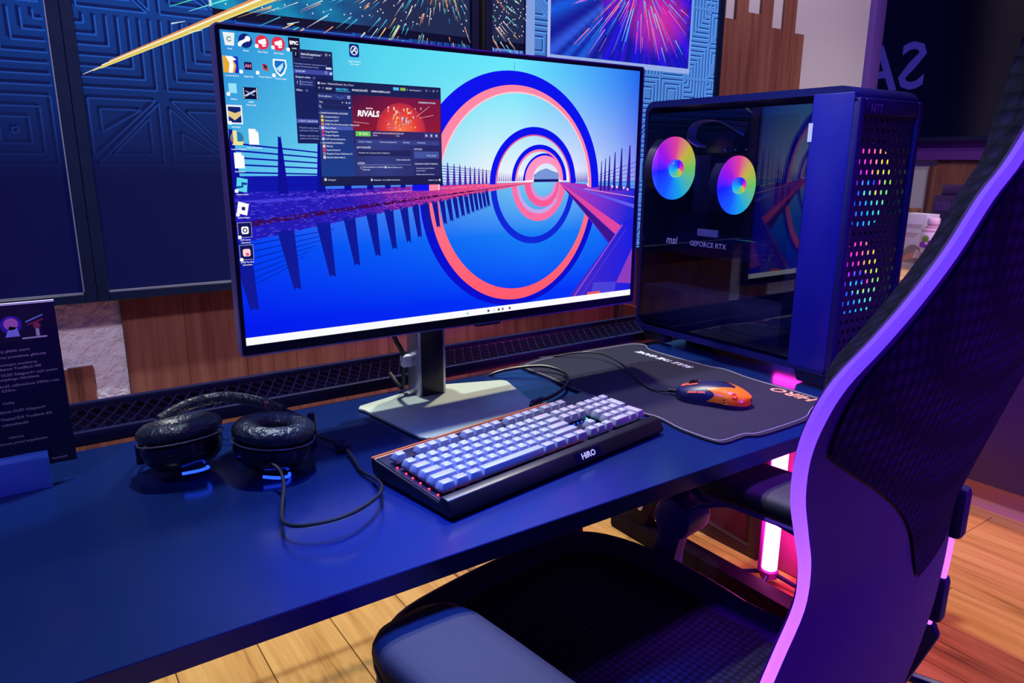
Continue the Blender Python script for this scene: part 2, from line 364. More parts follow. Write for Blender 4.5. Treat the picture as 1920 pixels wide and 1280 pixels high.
# ------------------------------------------------------------------ three tall display panels with a wall graphic
def tv_art(x0, x1, z0, z1, bright, idx):
    A = Art(lambda x, z, l: (x, -l * 4e-5, z))
    rnd = random.Random(40 + idx)
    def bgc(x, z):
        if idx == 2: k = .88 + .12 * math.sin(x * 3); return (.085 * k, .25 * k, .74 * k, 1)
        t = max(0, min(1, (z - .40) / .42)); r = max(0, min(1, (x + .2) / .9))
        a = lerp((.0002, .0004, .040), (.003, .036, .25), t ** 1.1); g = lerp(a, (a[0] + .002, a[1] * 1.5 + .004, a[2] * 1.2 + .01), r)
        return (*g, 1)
    A.grid(x0, z0, x1, z1, 20, 36, bgc, 0)
    zlo = .42 if idx < 2 else z0
    cs = .16 if idx < 2 else .115; stp = cs / 7.5
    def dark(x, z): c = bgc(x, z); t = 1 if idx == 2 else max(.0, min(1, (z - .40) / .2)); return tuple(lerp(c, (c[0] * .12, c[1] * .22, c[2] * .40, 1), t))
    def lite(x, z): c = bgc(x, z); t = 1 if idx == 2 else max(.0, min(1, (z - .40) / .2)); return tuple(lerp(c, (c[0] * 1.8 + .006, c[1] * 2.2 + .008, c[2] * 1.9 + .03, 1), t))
    def groove(pts):
        for a, b in zip(pts, pts[1:]):
            ins = lambda p: (min(max(p[0], x0), x1), min(max(p[1], z0), z1))
            a2, b2 = ins(a), ins(b)
            if math.hypot(a2[0] - b2[0], a2[1] - b2[1]) < .004 or (a2 != a and b2 != b): continue
            if a2 != a or b2 != b:
                if abs((a[0] - b[0]) * (a[1] - b[1])) > 1e-6: continue
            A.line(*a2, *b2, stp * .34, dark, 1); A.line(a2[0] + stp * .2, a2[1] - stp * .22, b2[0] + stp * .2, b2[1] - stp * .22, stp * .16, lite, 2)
    nx = int((x1 - x0) / cs) + 1; nz = int((min(z1, 1.5) - zlo) / cs) + 1
    for i in range(nx):
        for j in range(nz):
            X, Z = x0 + i * cs, zlo + j * cs; kind = rnd.random(); fx, fz = rnd.random() < .5, rnd.random() < .5
            def T(p): return (X + (cs - p[0] if fx else p[0]), Z + (cs - p[1] if fz else p[1]))
            if kind < .3:
                for k in range(4):
                    d = stp * (k + .5)
                    if cs - 2 * d > .01: groove([T(q) for q in ((d, d), (cs - d, d), (cs - d, cs - d), (d, cs - d), (d, d))])
            elif kind < .8:
                for k in range(4):
                    d = stp * (k + .5); e = cs - d
                    if e - 2.4 * d > .012:
                        groove([T(q) for q in ((d * .9 + d * .6, d), (e, d), (e, e - d * .6 - d * .9 + d * .0), (d * 1.5, d))][:4])
                        groove([T(q) for q in ((d, d * 1.5), (d, e), (e - d * .5, e), (d, d * 1.5))])
            else:
                for k in range(7):
                    d = stp * (k + .5); groove([T(q) for q in ((0.004, d), (cs - d, d), (cs - d, cs - .004))])
    # printed monitor picture with a burst of light
    def streak(cx, cz, a, ra, rb, wd, c0, c1, l):
        ca, sa = math.cos(a), math.sin(a); P = [(cx + ra * ca, cz + ra * sa), (cx + rb * ca, cz + rb * sa)]
        if all(x0 + .004 < q[0] < x1 - .004 and z0 < q[1] < z1 for q in P): A.line(*P[0], *P[1], wd, c0, l, wd * .25, c1)
    if idx in (1, 2):
        cx, cz = 1.04, .98; px0, px1 = max(.45, x0), min(1.325, x1)
        def pic(x, z):
            d = math.hypot(x - cx, z - cz); t = min(1, d / .42); f = .5 + .5 * math.sin(x * 47 + 3 * math.sin(z * 31))
            hot = lerp((.8, .25, .06), (.012, .020, .075), min(1, d / .13)); teal = (.005, .10 + .22 * f, .30 + .25 * f)
            s_ = max(0, min(1, (cx - .16 - x) / .14)); return (*lerp(hot, lerp(teal, (.002, .06, .22), max(0, min(1, (x - .55) / .35))), s_), 1)
        A.grid(px0, .772, px1, 1.30, 44, 24, pic, 3)
        A.rect(px0, .752, px1, .772, (.001, .001, .02, 1), 4)
        if idx == 1:
            A.rect(px0 - .006, .775, px0, 1.3, (.5, .65, .8, 1), 4)
        else: A.rect(1.325, .74, 1.357, 1.3, (.22, .34, .72, 1), 4); A.rect(1.318, .74, 1.325, 1.3, (.002, .002, .03, 1), 4)
        cols = [(.9, .85, .75, 1), (.95, .55, .25, 1), (.2, .8, .85, 1), (.15, .8, .35, 1), (.9, .35, .2, 1), (.75, .85, .95, 1)]
        for k in range(560):
            a = rnd.uniform(math.pi * 1.0, math.pi * 2.0); ra = rnd.uniform(.05, .5); c = rnd.choice(cols)
            if idx == 1 and rnd.random() < .35: c = (.05, .5, .75, 1)
            ln = rnd.uniform(.01, .07) * (ra + .15) * 2
            zt = cz + (ra + ln) * math.sin(a)
            if zt < .70 or (idx == 2 and cx + (ra + ln) * math.cos(a) > 1.315): continue
            streak(cx, cz, a, ra, ra + ln, rnd.uniform(.001, .0038), c, tuple(q * .5 for q in c[:3]) + (1,), 6)
        for k in range(240):
            x, z = rnd.uniform(px0, px1), rnd.uniform(.78, 1.2); A.rect(x, z, x + .003, z + .003, (.85, .8, .75, 1), 6)
        if idx == 1:   # the long comet that leaves the picture
            ex, ez = x0 + .012, .612
            for o_, wd, c in ((0, .011, (.75, .55, .10, 1)), (.006, .006, (.95, .9, .65, 1)), (.011, .006, (.75, .28, .08, 1)), (-.005, .003, (.9, .85, .3, 1))):
                d_ = .02 + abs(o_) * 3; A.line(.62, .612 + (.62 - ex) * .478 + o_ * 1.3, ex + d_, ez + d_ * .478 + o_ * .5, wd, c, 7, wd * .3)
            A.line(ex + .04, ez + .02, ex, ez, .003, (.6, .6, .6, 1), 7, .001)
            A.line(.56, .845, .36, .765, .006, (.08, .75, .35, 1), 7, .001); A.line(.50, .80, .40, .76, .004, (.15, .8, .75, 1), 7, .001)
            A.line(.52, .82, .47, .79, .012, (.4, .02, .05, 1), 6, .004)
            for x, z in ((.395, .715), (.62, .755), (.36, .73)): A.line(x, z, x + .03, z + .008, .003, (.6, .8, .85, 1), 7, .001)
    if idx == 2:
        cx, cz = 1.78, 1.02
        def pic2(x, z):
            a = math.atan2(z - cz, x - cx); d = math.hypot(x - cx, z - cz)
            f = .5 + .5 * math.sin(a * 41 + 2 * math.sin(a * 13)); g = .5 + .5 * math.sin(a * 17 + 1)
            b = (.004 + .03 * g * f, .006 + .10 * f * (x < 1.62), .30 + .45 * f)
            rd = max(0, 1 - math.hypot((x - 1.86) / .16, (z - .90) / .12)); mg = max(0, 1 - abs(x - 1.66) / .06) * max(0, (z - .86) / .2)
            return (min(1, b[0] + .75 * rd + .5 * mg), b[1] + .02 * rd, b[2] * (1 - .5 * rd), 1)
        A.grid(1.415, .752, 2.018, 1.30, 60, 30, pic2, 3)
        A.rect(1.405, .735, 2.026, .752, (.30, .42, .80, 1), 4); A.rect(1.405, .735, 1.415, 1.30, (.42, .5, .85, 1), 4); A.rect(2.018, .735, 2.026, 1.30, (.20, .35, .75, 1), 4)
        for k in range(240):
            a = rnd.uniform(math.pi, 2 * math.pi); ra = rnd.uniform(.06, .40); ln = rnd.uniform(.03, .16)
            x, z = cx + (ra + ln) * math.cos(a), cz + (ra + ln) * math.sin(a)
            if not (1.42 < x < 2.01 and z > .757): continue
            c = rnd.choice([(.04, .35, 1, 1), (.1, .7, 1, 1), (.9, .08, .45, 1), (.75, .25, .9, 1), (1, .2, .2, 1), (.02, .06, .9, 1)])
            streak(cx, cz, a, ra, ra + ln, rnd.uniform(.0015, .005), c, c, 5)
        A.ring((1.735, 1.0), (.026, .11), (.019, .10), 180, 360, (.8, .35, .55, 1), 6, 24)
    return A
TY = 1.85
spans = [(-.85, .140), (.156, 1.150), (1.187, 2.17)]
tl = ['tall dark blue display panel at the left edge with a maze pattern', 'tall display panel behind the monitor with a comet streak across its maze pattern', 'tall bright blue maze display panel with a burst picture above the computer tower']
for i, (a, b) in enumerate(spans):
    t = thing('display_panel', tl[i], 'display', ((a + b) / 2, TY, FZ), 0, 'tall display panels on the back wall')
    ox = (a + b) / 2; z0, z1 = .132 - FZ, 2.0 - FZ
    M().box(a - ox - .006, b - ox + .006, .006, WY - .030 - TY, z0 - .004, z1).build('housing', K_matte, t, bevel=.003)
    fr = M(); bw = .016
    fr.box(a - ox - .008, a - ox + bw, -.010, .006, z0 - .004, z1); fr.box(b - ox - bw, b - ox + .008, -.010, .006, z0 - .004, z1)
    fr.box(a - ox + bw, b - ox - bw, -.010, .006, z0 - .004, z0 + bw); fr.box(a - ox + bw, b - ox - bw, -.010, .006, z1 - bw, z1)
    fr.build('bezel', mat('display_bezel', S(8, 20, 52), .35), t, bevel=.0012, seg=1)
    if i < 2:
        M().box(a - ox + bw, b - ox - bw, -.0085, -.0035, z0 + bw, z0 + bw + .0035).build('bezel_edge', K_silver, t)
        M().box(b - ox - bw - .0025, b - ox - bw, -.0085, -.0035, z0 + bw, z1).build('bezel_edge', K_silver, t) if i == 0 else None
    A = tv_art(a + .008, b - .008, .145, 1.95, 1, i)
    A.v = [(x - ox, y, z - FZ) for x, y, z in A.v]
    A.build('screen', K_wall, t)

# ------------------------------------------------------------------ desk with its wire cable tray
dk = thing('desk', 'long black laminate desk carrying the gaming setup', 'desk', (0.5, .95, FZ))
D = lambda m: m
def shift(mb, o): mb.v = [(x - o[0], y - o[1], z - o[2]) for x, y, z in mb.v]; return mb
DO = (0.5, .95, FZ)
top = M(); top.prism([(-1.6, .655), (1.73, .655), (1.73, 1.232), (-1.6, 1.254)], 'xy', -.026, 0)
shift(top, DO).build('desktop', K_desk, dk, bevel=.0012, seg=1)
K_beam = mat('desk_frame', S(16, 5, 24), .6, 0, .08)
def seg(mb, p, q, wd, h, o=DO):
    p, q = Vector(p), Vector(q); d = (q - p).normalized(); u = Vector((0, 0, 1)) if abs(d.z) < .8 else Vector((0, 1, 0))
    s_ = d.cross(u).normalized(); n = s_.cross(d).normalized(); mb.ribbon([p, q], s_ * wd / 2, n * h / 2)
mb = M(); seg(mb, (1.555, 1.62, -.705), (1.555, .68, -.705), .06, .06); shift(mb, DO).build('foot', K_beam, dk, bevel=.004)
mb = M(); seg(mb, (1.555, 1.53, -.70), (1.555, 1.17, -.03), .055, .075); shift(mb, DO).build('leg', K_beam, dk, bevel=.004)
mb = M(); mb.lathe([(.0, 0), (.011, 0), (.011, .006), (0, .009)], (0, 0, 0), 'x', 12); mb.v = [(1.5275 - x, 1.487 + y, -.615 + z) for x, y, z in mb.v]; shift(mb, DO).build('bolt', K_silver, dk, smooth=True)
mb = M(); seg(mb, (.90, 1.15, -.03), (.99, 1.15, -.46), .03, .03); shift(mb, DO).build('brace', K_beam, dk, bevel=.003)
mb = M(); seg(mb, (-.9, 1.15, -.68), (-.9, 1.15, -.03), .06, .08); shift(mb, DO).build('leg', K_beam, dk, bevel=.004)
mb = M(); seg(mb, (-.9, 1.45, -.705), (-.9, .7, -.705), .06, .06); shift(mb, DO).build('foot', K_beam, dk, bevel=.004)

tr = thing('cable_tray', 'black expanded wire mesh tray along the back of the desk', 'tray', (0.6, 1.40, -.045))
TO = (0.6, 1.40, -.045)
ya0, ya1, yb0, yb1 = 1.292, 1.322, 1.478, 1.497      # slight skew to the desk: left and right ends
def yf(x): return 1.300 + (x - .05) * .0115
def yr(x): return 1.484 + (x - .05) * .004
rl = M(); X0, X1 = -.75, 1.72
for yfun, z, hw, hh in ((yf, .004, .0055, .012), (yr, .003, .006, .008)):
    rl = M(); rl.ribbon([(X0, yfun(X0), z - .004), (X1, yfun(X1), z - .004)], (0, hw, 0), (0, 0, hh)); shift(rl, TO).build('rail', K_metal, tr, bevel=.002)
rl = M(); rl.ribbon([(X0, yf(X0) - .004, .0095), (X1, yf(X1) - .004, .0095)], (0, .0012, 0), (0, 0, .0012)); shift(rl, TO).build('rail_edge', K_silver, tr)
rl = M(); rl.ribbon([(X0, yf(X0) - .028, -.02), (X1, yf(X1) - .028, -.02)], (0, .012, 0), (0, 0, .006)); shift(rl, TO).build('front_strip', K_metal, tr, bevel=.002)
rl = M(); rl.ribbon([(X0, yr(X0) + .006, -.03), (X1, yr(X1) + .006, -.03)], (0, .0012, 0), (0, 0, .028)); shift(rl, TO).build('rear_lip', K_metal, tr)
ms = M(); cw, n = .024, 8
nx = int((X1 - X0) / cw)
for j in range(n):
    for i in range(nx):
        for sgn in (0, 1):
            xa = X0 + i * cw + (cw / 2 if j % 2 else 0)
            xa, xb = (xa, xa + cw / 2) if sgn == 0 else (xa + cw / 2, xa + cw)
            ya, yb = (j, j + 1) if sgn == 0 else (j + 1, j)
            P = []
            for x, jj in ((xa, ya), (xb, yb)): P.append((x, yf(x) + (yr(x) - yf(x)) * jj / n, -.004 - .010 * math.sin(math.pi * jj / n)))
            ms.ribbon(P, (0.0, .0013, 0), (0, 0.0006, .0018))
tag(shift(ms, TO).build('wire_mesh', K_metal, tr), None, kind='stuff')

# ------------------------------------------------------------------ the monitor
MO = (0.63, 1.17, 0)
mon = thing('monitor', 'large silver monitor showing a desktop of arched rings over water', 'monitor', MO)
mx0, mx1, mz0, mz1, my = .2715, 1.099, .143, .624, 1.125
hs = M(); hs.box(mx0 + .004, mx1 - .004, my + .004, my + .022, mz0 + .004, mz1 - .004); shift(hs, MO).build('housing', K_matte, mon, bevel=.004)
hs = M(); hs.box(.44, .83, my + .02, my + .045, .22, .52); shift(hs, MO).build('rear_cover', K_matte, mon, bevel=.012)
sx0, sx1, sz0, sz1 = .2805, 1.0885, .1605, .6155
bz = M()
bz.box(mx0 + .002, sx0, my - .001, my + .004, mz0 + .002, mz1 - .002); bz.box(sx1, mx1 - .002, my - .001, my + .004, mz0 + .002, mz1 - .002)
bz.box(sx0, sx1, my - .001, my + .004, mz0 + .002, sz0); bz.box(sx0, sx1, my - .001, my + .004, sz1, mz1 - .002)
shift(bz, MO).build('bezel', mat('monitor_bezel', S(5, 5, 40), .5, 0, .2), mon)
rim = M(); R0 = rrect(mx0, mz0, mx1, mz1, .006); R1 = rrect(mx0 + .0022, mz0 + .0022, mx1 - .0022, mz1 - .0022, .005)
rim.loft([[(x, my - .0025, z) for x, z in R0], [(x, my + .02, z) for x, z in R0], [(x, my + .02, z) for x, z in R1], [(x, my - .0025, z) for x, z in R1], [(x, my - .0025, z) for x, z in R0]], True, False)
shift(rim, MO).build('rim', mat('monitor_rim', S(120, 112, 170), .38, .5), mon, smooth=True)
jn = M(); jn.box(.70, .755, my + .002, my + .016, mz0 - .006, mz0 + .003); shift(jn, MO).build('control_nub', K_black, mon, bevel=.002)

W_, H_ = 1600.0, 900.0
A = Art(lambda x, y, l: (sx0 + (sx1 - sx0) * x / W_ - MO[0], my - .0003 - l * 4e-5 - MO[1], sz1 - (sz1 - sz0) * y / H_))
c8 = lambda r, g, b: S(r, g, b)
def mixk(stops, t):
    for (a, ca), (b, cb) in zip(stops, stops[1:]):
        if t <= b: return lerp(ca, cb, max(0, (t - a) / (b - a)))
    return stops[-1][1]
def sky(x, y):
    top_ = mixk([(0, c8(40, 140, 215)), (.3, c8(85, 215, 240)), (.62, c8(105, 232, 250)), (.85, c8(70, 165, 250)), (1, c8(30, 105, 240))], x / W_)
    low = mixk([(0, c8(85, 200, 240)), (.35, c8(150, 225, 245)), (.55, c8(250, 245, 252)), (.80, c8(245, 238, 252)), (.92, c8(190, 205, 250)), (1, c8(150, 150, 245))], x / W_)
    t = min(1, y / 430); return lerp(top_, low, t ** 1.7)
def water(x, y):
    t = min(1, max(0, (y - 425) / 455)); k = mixk([(0, 0.), (.4, .55), (.7, 1.), (.85, .7), (1, .4)] and [(0, (0,)), (.4, (.5,)), (.68, (1.,)), (.85, (.75,)), (1, (.5,))], x / W_)[0]
    a = lerp(c8(0, 70, 240), c8(120, 205, 240), k); b = lerp(c8(0, 24, 235), c8(0, 55, 250), k)
    m_ = lerp(c8(0, 60, 245), c8(20, 130, 245), k)
    return lerp(a, m_, min(1, t * 2.4)) if t < .417 else lerp(m_, b, min(1, (t - .417) / .5))
A.grid(0, 0, W_, 430, 40, 20, sky, 0); A.grid(0, 424, W_, 880, 40, 24, water, 0.5)
BL, PK = c8(8, 18, 235), c8(255, 130, 165)
# far hills and glow in the arch
A.poly([(1082, 424), (1082, 398), (1110, 382), (1140, 374), (1170, 384), (1200, 392), (1200, 424)], c8(120, 150, 215), 1.2)
A.rect(1082, 414, 1200, 424, c8(20, 22, 110), 1.3)
# reflected rings
A.ring((1085, 430), (195, 221), (170, 196), 180, 360, c8(10, 40, 215), 1.6)
A.ring((1108, 428), (125, 140), (104, 112), 180, 360, c8(255, 110, 165), 1.7); A.ring((1108, 428), (104, 112), (92, 97), 180, 360, c8(190, 170, 235), 1.7)
A.ring((1128, 426), (88, 90), (62, 66), 180, 360, c8(250, 90, 150), 1.7); A.ring((1128, 426), (62, 66), (50, 52), 180, 360, c8(225, 140, 210), 1.7)
A.ring((1000, 455), (396, 424), (365, 405), 168, 378, c8(8, 14, 205), 1.8, 60, (1004, 452))
A.ring((1004, 452), (365, 405), (335, 366), 172, 372, lambda x, y: lerp(c8(255, 120, 140), c8(255, 90, 110), min(1, max(0, (y - 450) / 380))), 1.9, 60, (1012, 450))
# left quay
def quay(x, y): return mixk([(0, c8(30, 26, 185)), (.35, c8(44, 26, 180)), (.55, c8(130, 34, 160)), (.7, c8(235, 70, 130)), (1, c8(255, 110, 150))], x / 1080)
for k in range(12):
    xa, xb = 1080 * k / 12, 1080 * (k + 1) / 12
    tl_ = lambda x: 440 - 16 * x / 1080; bl_ = lambda x: 590 - 163 * (x / 1080) ** .92
    A.poly([(xa, tl_(xa)), (xb, tl_(xb)), (xb, bl_(xb)), (xa, bl_(xa))], quay, 2.0)
    A.poly([(xa, lerp((tl_(xa),), (bl_(xa),), .60)[0]), (xb, lerp((tl_(xb),), (bl_(xb),), .60)[0]), (xb, lerp((tl_(xb),), (bl_(xb),), .72)[0]), (xa, lerp((tl_(xa),), (bl_(xa),), .72)[0])], c8(60, 8, 70), 2.2)
    A.poly([(xa, lerp((tl_(xa),), (bl_(xa),), .18)[0]), (xb, lerp((tl_(xb),), (bl_(xb),), .18)[0]), (xb, lerp((tl_(xb),), (bl_(xb),), .26)[0]), (xa, lerp((tl_(xa),), (bl_(xa),), .26)[0])], lambda x, y: lerp(c8(70, 60, 220), c8(255, 120, 150), min(1, max(0, x - 250) / 550)), 2.2)
rq = random.Random(3)
for k in range(1500):
    x = rq.uniform(0, 1000); t = rq.random(); y0_ = 440 - 16 * x / 1080; y1_ = 590 - 163 * (x / 1080) ** .92; y = y0_ + (y1_ - y0_) * t
    s_ = (1 - x / 1200); c = lerp(quay(x, y), rq.choice([c8(14, 8, 110), c8(90, 80, 235), c8(40, 30, 190)] if x < 480 else [c8(60, 10, 110), c8(150, 90, 220), c8(255, 90, 140)]), .5); A.rect(x, y, x + 9 * s_ + 2, y + 2.4 * s_ + .8, c, 2.3)
A.rect(0, 470, 40, 478, c8(30, 14, 120), 2.3)
# fence, left, and its mirror image
for yy0, yy1 in ((302, 385), (322, 390), (342, 396), (362, 402), (384, 408), (404, 414), (424, 420)):
    A.line(0, yy0, 900, yy1, 5, c8(14, 16, 165), 2.4, 1.5)
A.rect(0, 395, 262, 440, c8(14, 20, 170), 2.35)
sp = [(8, 262, 34, 795), (146, 280, 30, 743), (265, 296, 26, 713), (352, 305, 23, 683), (428, 315, 21, 658), (490, 322, 19, 639), (545, 330, 17, 619), (588, 336, 15, 605), (628, 341, 14, 590), (662, 346, 13, 575), (690, 350, 12, 565), (716, 353, 12, 556), (741, 357, 11, 548), (764, 360, 11, 541), (786, 363, 10, 535), (806, 366, 9, 529), (824, 368, 9, 524), (842, 371, 8, 519), (858, 373, 8, 514), (873, 376, 8, 510)]
for x, tp, wd, rt in sp:
    base = 452 - 26 * x / 900; c = c8(12, 12, 150) if x < 700 else c8(70, 25, 165)
    A.poly([(x - wd * .55, base), (x - wd * .16, tp), (x + wd * .02, tp + 4), (x + wd * .12, tp), (x + wd * .55, base)], c, 2.5)
    rb = 590 - 163 * (x / 1080) ** .92
    A.poly([(x - wd * .9, rb - 6), (x + wd * .85, rb - 6), (x + wd * .85 + 10, rt), (x + wd * .5 + 6, rt - 8), (x + wd * .3 + 4, rt)], c8(14, 24, 150), 2.1)
for k in range(7): A.line(0, 600 + 22 * k, 300 - 20 * k, 560 + 16 * k, 5, c8(0, 44, 190), .9, 2)
for k in range(16):
    x = 920 + 8 * k; A.poly([(x, 420), (x + 2, 382 + k), (x + 4, 420)], c8(50, 26, 170), 1.45)
for k in range(12):
    x = 1275 + 7 * k; A.poly([(x, 425), (x + 2.5, 385 - k * .6), (x + 5, 425)], c8(60, 26, 190), 1.45)
# rings
A.ring((1132, 418), (98, 98), (90, 90), 0, 180, BL, 3.0); A.ring((1132, 418), (90, 90), (62, 60), 0, 180, c8(255, 150, 195), 3.0, 40, (1140, 416))
A.ring((1110, 420), (128, 131), (112, 114), 0, 180, BL, 3.1); A.ring((1110, 420), (112, 114), (105, 106), 0, 180, PK, 3.1)
A.ring((1085, 430), (198, 203), (174, 176), 0, 180, BL, 3.2); A.ring((1085, 430), (174, 176), (168, 171), 0, 180, c8(225, 90, 150), 3.2)
A.ring((990, 447), (411, 407), (361, 361), 0, 180, BL, 3.4, 60, (1003, 448)); A.ring((1003, 448), (361, 361), (335, 335), 0, 180, lambda x, y: c8(255, 135, 165), 3.4, 60, (1015, 446))
A.ring((1015, 446), (337, 337), (332, 332), 0, 180, c8(255, 205, 215), 3.45, 60)
A.line(992, 12, 992, 38, 2, c8(60, 130, 190), 1)
# right quay, fence and boardwalk
A.poly([(1199, 424), (1600, 455), (1600, 600), (1548, 600), (1463, 672), (1380, 590)], lambda x, y: lerp(c8(190, 60, 180), c8(30, 40, 215), min(1, (x - 1199) / 260)), 2.6)
A.poly([(1199, 424), (1540, 610), (1505, 640)], c8(225, 70, 160), 2.7); A.poly([(1215, 438), (1500, 640), (1470, 668)], c8(60, 20, 140), 2.7)
A.poly([(1199, 424), (1600, 520), (1600, 535)], c8(95, 90, 235), 2.7); A.line(1330, 452, 1600, 490, 3, c8(225, 150, 210), 2.75)
A.poly([(1260, 880), (1548, 589), (1600, 570), (1600, 880)], lambda x, y: lerp(c8(70, 40, 190), c8(25, 30, 225), min(1, (x - 1260) / 300)), 2.8)
A.line(1290, 876, 1540, 600, 6, c8(150, 80, 210), 2.85); A.line(1330, 876, 1560, 620, 3, c8(90, 60, 220), 2.85)
A.poly([(1378, 880), (1392, 828), (1516, 836), (1510, 880)], c8(72, 66, 215), 2.9); A.poly([(1516, 840), (1600, 700), (1600, 850)], c8(140, 60, 190), 2.9); A.rect(1360, 866, 1430, 880, c8(240, 90, 90), 2.95)
for x, tp, wd in ((1563, 284, 20), (1519, 297, 18), (1484, 312, 15), (1456, 326, 13), (1434, 336, 11), (1414, 346, 10)):
    A.poly([(x - wd * .6, 462), (x - wd * .15, tp), (x + wd * .15, tp), (x + wd * .6, 462)], c8(40, 28, 150), 2.65)
for k in range(6): A.line(1400, 400 + 9 * k, 1600, 350 + 19 * k, 2, c8(60, 50, 190), 2.62)
for x, y in ((1538, 452), (1500, 448), (1560, 458), (1475, 446), (1345, 436)): A.disc(x, y, 5, c8(255, 225, 230), 3, 10)
# task bar
A.rect(0, 876, W_, H_, c8(250, 250, 255), 6)
for x, c in ((790, c8(160, 215, 190)), (880, c8(70, 70, 90)), (905, c8(225, 225, 235)), (926, c8(60, 60, 80)), (944, c8(110, 110, 150)), (976, c8(80, 60, 90)), (720, c8(225, 235, 240))):
    A.disc(x, 889, 5, c, 6.5, 10)
# --- windows
NV = c8(28, 38, 98); TXT = c8(205, 212, 240); DIM = c8(140, 150, 205)
def T(x, y, t, s_=8, c=TXT, l=9, b=.012): A.text(x, y + s_ * .36, t, s_, c, l, b)
A.rect(200, 33, 322, 300, c8(24, 32, 92), 7); A.rect(200, 33, 322, 66, c8(30, 36, 84), 7.2); A.rect(205, 38, 218, 57, c8(12, 14, 40), 7.4)
T(208, 47, '?', 14); T(225, 45, 'demo3.zepol.acc', 9, TXT, 9, .03); T(225, 54, 'Zaraz wracam', 6.5, DIM)
T(286, 43, '–', 9); A.rect(300, 40, 306, 46, TXT, 7.5); A.rect(301, 41.5, 305, 45, c8(30, 36, 84), 7.6); T(311, 43, '×', 10)
T(204, 73, 'Przeciągnij znajomych i czaty grupowe w to', 5.6, DIM); T(204, 80.5, 'miejsce dla łatwiejszego dostępu', 5.6, DIM); A.rect(300, 78, 318, 84, TXT, 7.5)
A.rect(200, 88, 322, 101, c8(62, 74, 165), 7.4); T(206, 94, 'ZNAJOMI', 7); A.ring((300, 93), (4, 4), (3, 3), 0, 360, TXT, 8, 14); A.disc(315, 95, 4, TXT, 8, 12)
T(205, 110, 'Znajomi online', 7.5, TXT, 9, .02); T(258, 110, '(1)', 7, DIM); A.rect(203, 116, 322, 136, c8(30, 40, 104), 7.3)
T(208, 126, '?', 11); A.rect(218, 119, 219.2, 134, TXT, 8); T(222, 123, 'demo4.zepol', 6.5, DIM); T(222, 130, 'Zaraz wracam', 6, DIM); T(204, 147, 'Offline', 7.5); T(233, 147, '(2)', 7, DIM)
A.rect(200, 229, 322, 241, c8(70, 82, 168), 7.4); T(203, 235, '– CZATY GRUPOWE', 7); T(207, 254, 'Wszystkie czaty grupowe', 6.2, DIM); T(207, 262, 'nazwanych, będą znajdować', 6.2, DIM); T(207, 277, 'Możesz rozpocząć czat ze', 6.2, DIM); T(207, 285, 'znajomymi lub dołączyć', 6.2, DIM)
A.rect(266, 114, 693, 427, c8(12, 16, 50), 10); A.rect(268, 116, 691, 425, c8(34, 42, 104), 11)
A.rect(268, 116, 691, 152, c8(26, 32, 82), 11.5); A.rect(268, 152, 378, 398, lambda x, y: lerp(c8(36, 46, 112), c8(30, 62, 140), (y - 152) / 246), 11.5); A.rect(268, 398, 691, 425, c8(26, 30, 74), 11.5)
A.disc(275, 124, 3.6, TXT, 13, 12)
for x, t in ((281, 'Steam'), (302, 'Wyświetl'), (329, 'Znajomi'), (354, 'Gry'), (368, 'Pomoc')): T(x, 124, t, 6.6, TXT, 13)
T(272, 137, '←', 9, TXT, 13); T(283, 137, '→', 9, DIM, 13)
for x, t, c in ((296, 'SKLEP', TXT), (328, 'BIBLIOTEKA', c8(70, 190, 250)), (380, 'SPOŁECZNOŚĆ', TXT), (444, 'DEMO3.ZEPOL.ACC', TXT)): T(x, 138, t, 7.4, c, 13, .035)
A.rect(328, 143.5, 374, 145, c8(70, 190, 250), 13); A.rect(520, 122, 540, 131, c8(80, 190, 245), 13); A.rect(545, 122, 564, 131, c8(130, 190, 70), 13)
T(569, 127, '?', 8, TXT, 13); T(577, 127, 'demo3.zepol.acc ▾', 6.2, TXT, 13); T(636, 126, '○', 7, TXT, 13); T(651, 125, '–', 8, TXT, 13); T(663, 126, '□', 7, TXT, 13); T(677, 125, '×', 9, TXT, 13)
A.rect(270, 153, 376, 167, c8(44, 56, 126), 12); T(272, 160, 'Strona główna', 7, TXT, 13); A.poly([(318, 154), (340, 162), (360, 154), (345, 167), (335, 166)], c8(64, 80, 158), 12.5)
for a in (0, 5):
    for b in (0, 5): A.rect(364 + a, 156 + b, 367.5 + a, 159.5 + b, TXT, 13)
A.rect(270, 170, 376, 183, c8(28, 36, 88), 12); T(273, 177, 'Gry', 7.5, TXT, 13); A.poly([(344, 175), (350, 175), (347, 179)], TXT, 13); A.disc(360, 177, 3.4, DIM, 13, 12); A.disc(370, 177, 3.4, DIM, 13, 12)
A.rect(270, 185, 376, 198, c8(28, 36, 88), 12); A.ring((275, 190), (3.4, 3.4), (2.4, 2.4), 0, 360, TXT, 13, 14); A.line(277, 193, 280, 196, 1.2, TXT, 13); A.poly([(366, 189), (374, 189), (371, 194), (369, 194)], TXT, 13)
T(270, 209, '– ZAINSTALOWANE LOKALNIE', 6.6, TXT, 13, .02); T(352, 209, '(7)', 6, DIM, 13)
A.rect(268, 247, 378, 258, c8(72, 92, 180), 12)
for k, (t, c) in enumerate((('Counter-Strike 2', c8(225, 190, 120)), ('Cyberpunk 2077', c8(230, 210, 60)), ('[NSE] The First Descendant: Ultimate Ed', c8(230, 120, 130)), ('Marvel Rivals', c8(235, 235, 235)), ('Poppy Playtime', c8(215, 60, 110)), ('Project Playtime', c8(190, 80, 170)), ('SCP: Secret Laboratory', c8(210, 210, 230)))):
    y = 220 + 10.9 * k; A.rect(276, y - 4, 284, y + 4, c, 13); T(287, y, t, 6.7, TXT, 13, .02)
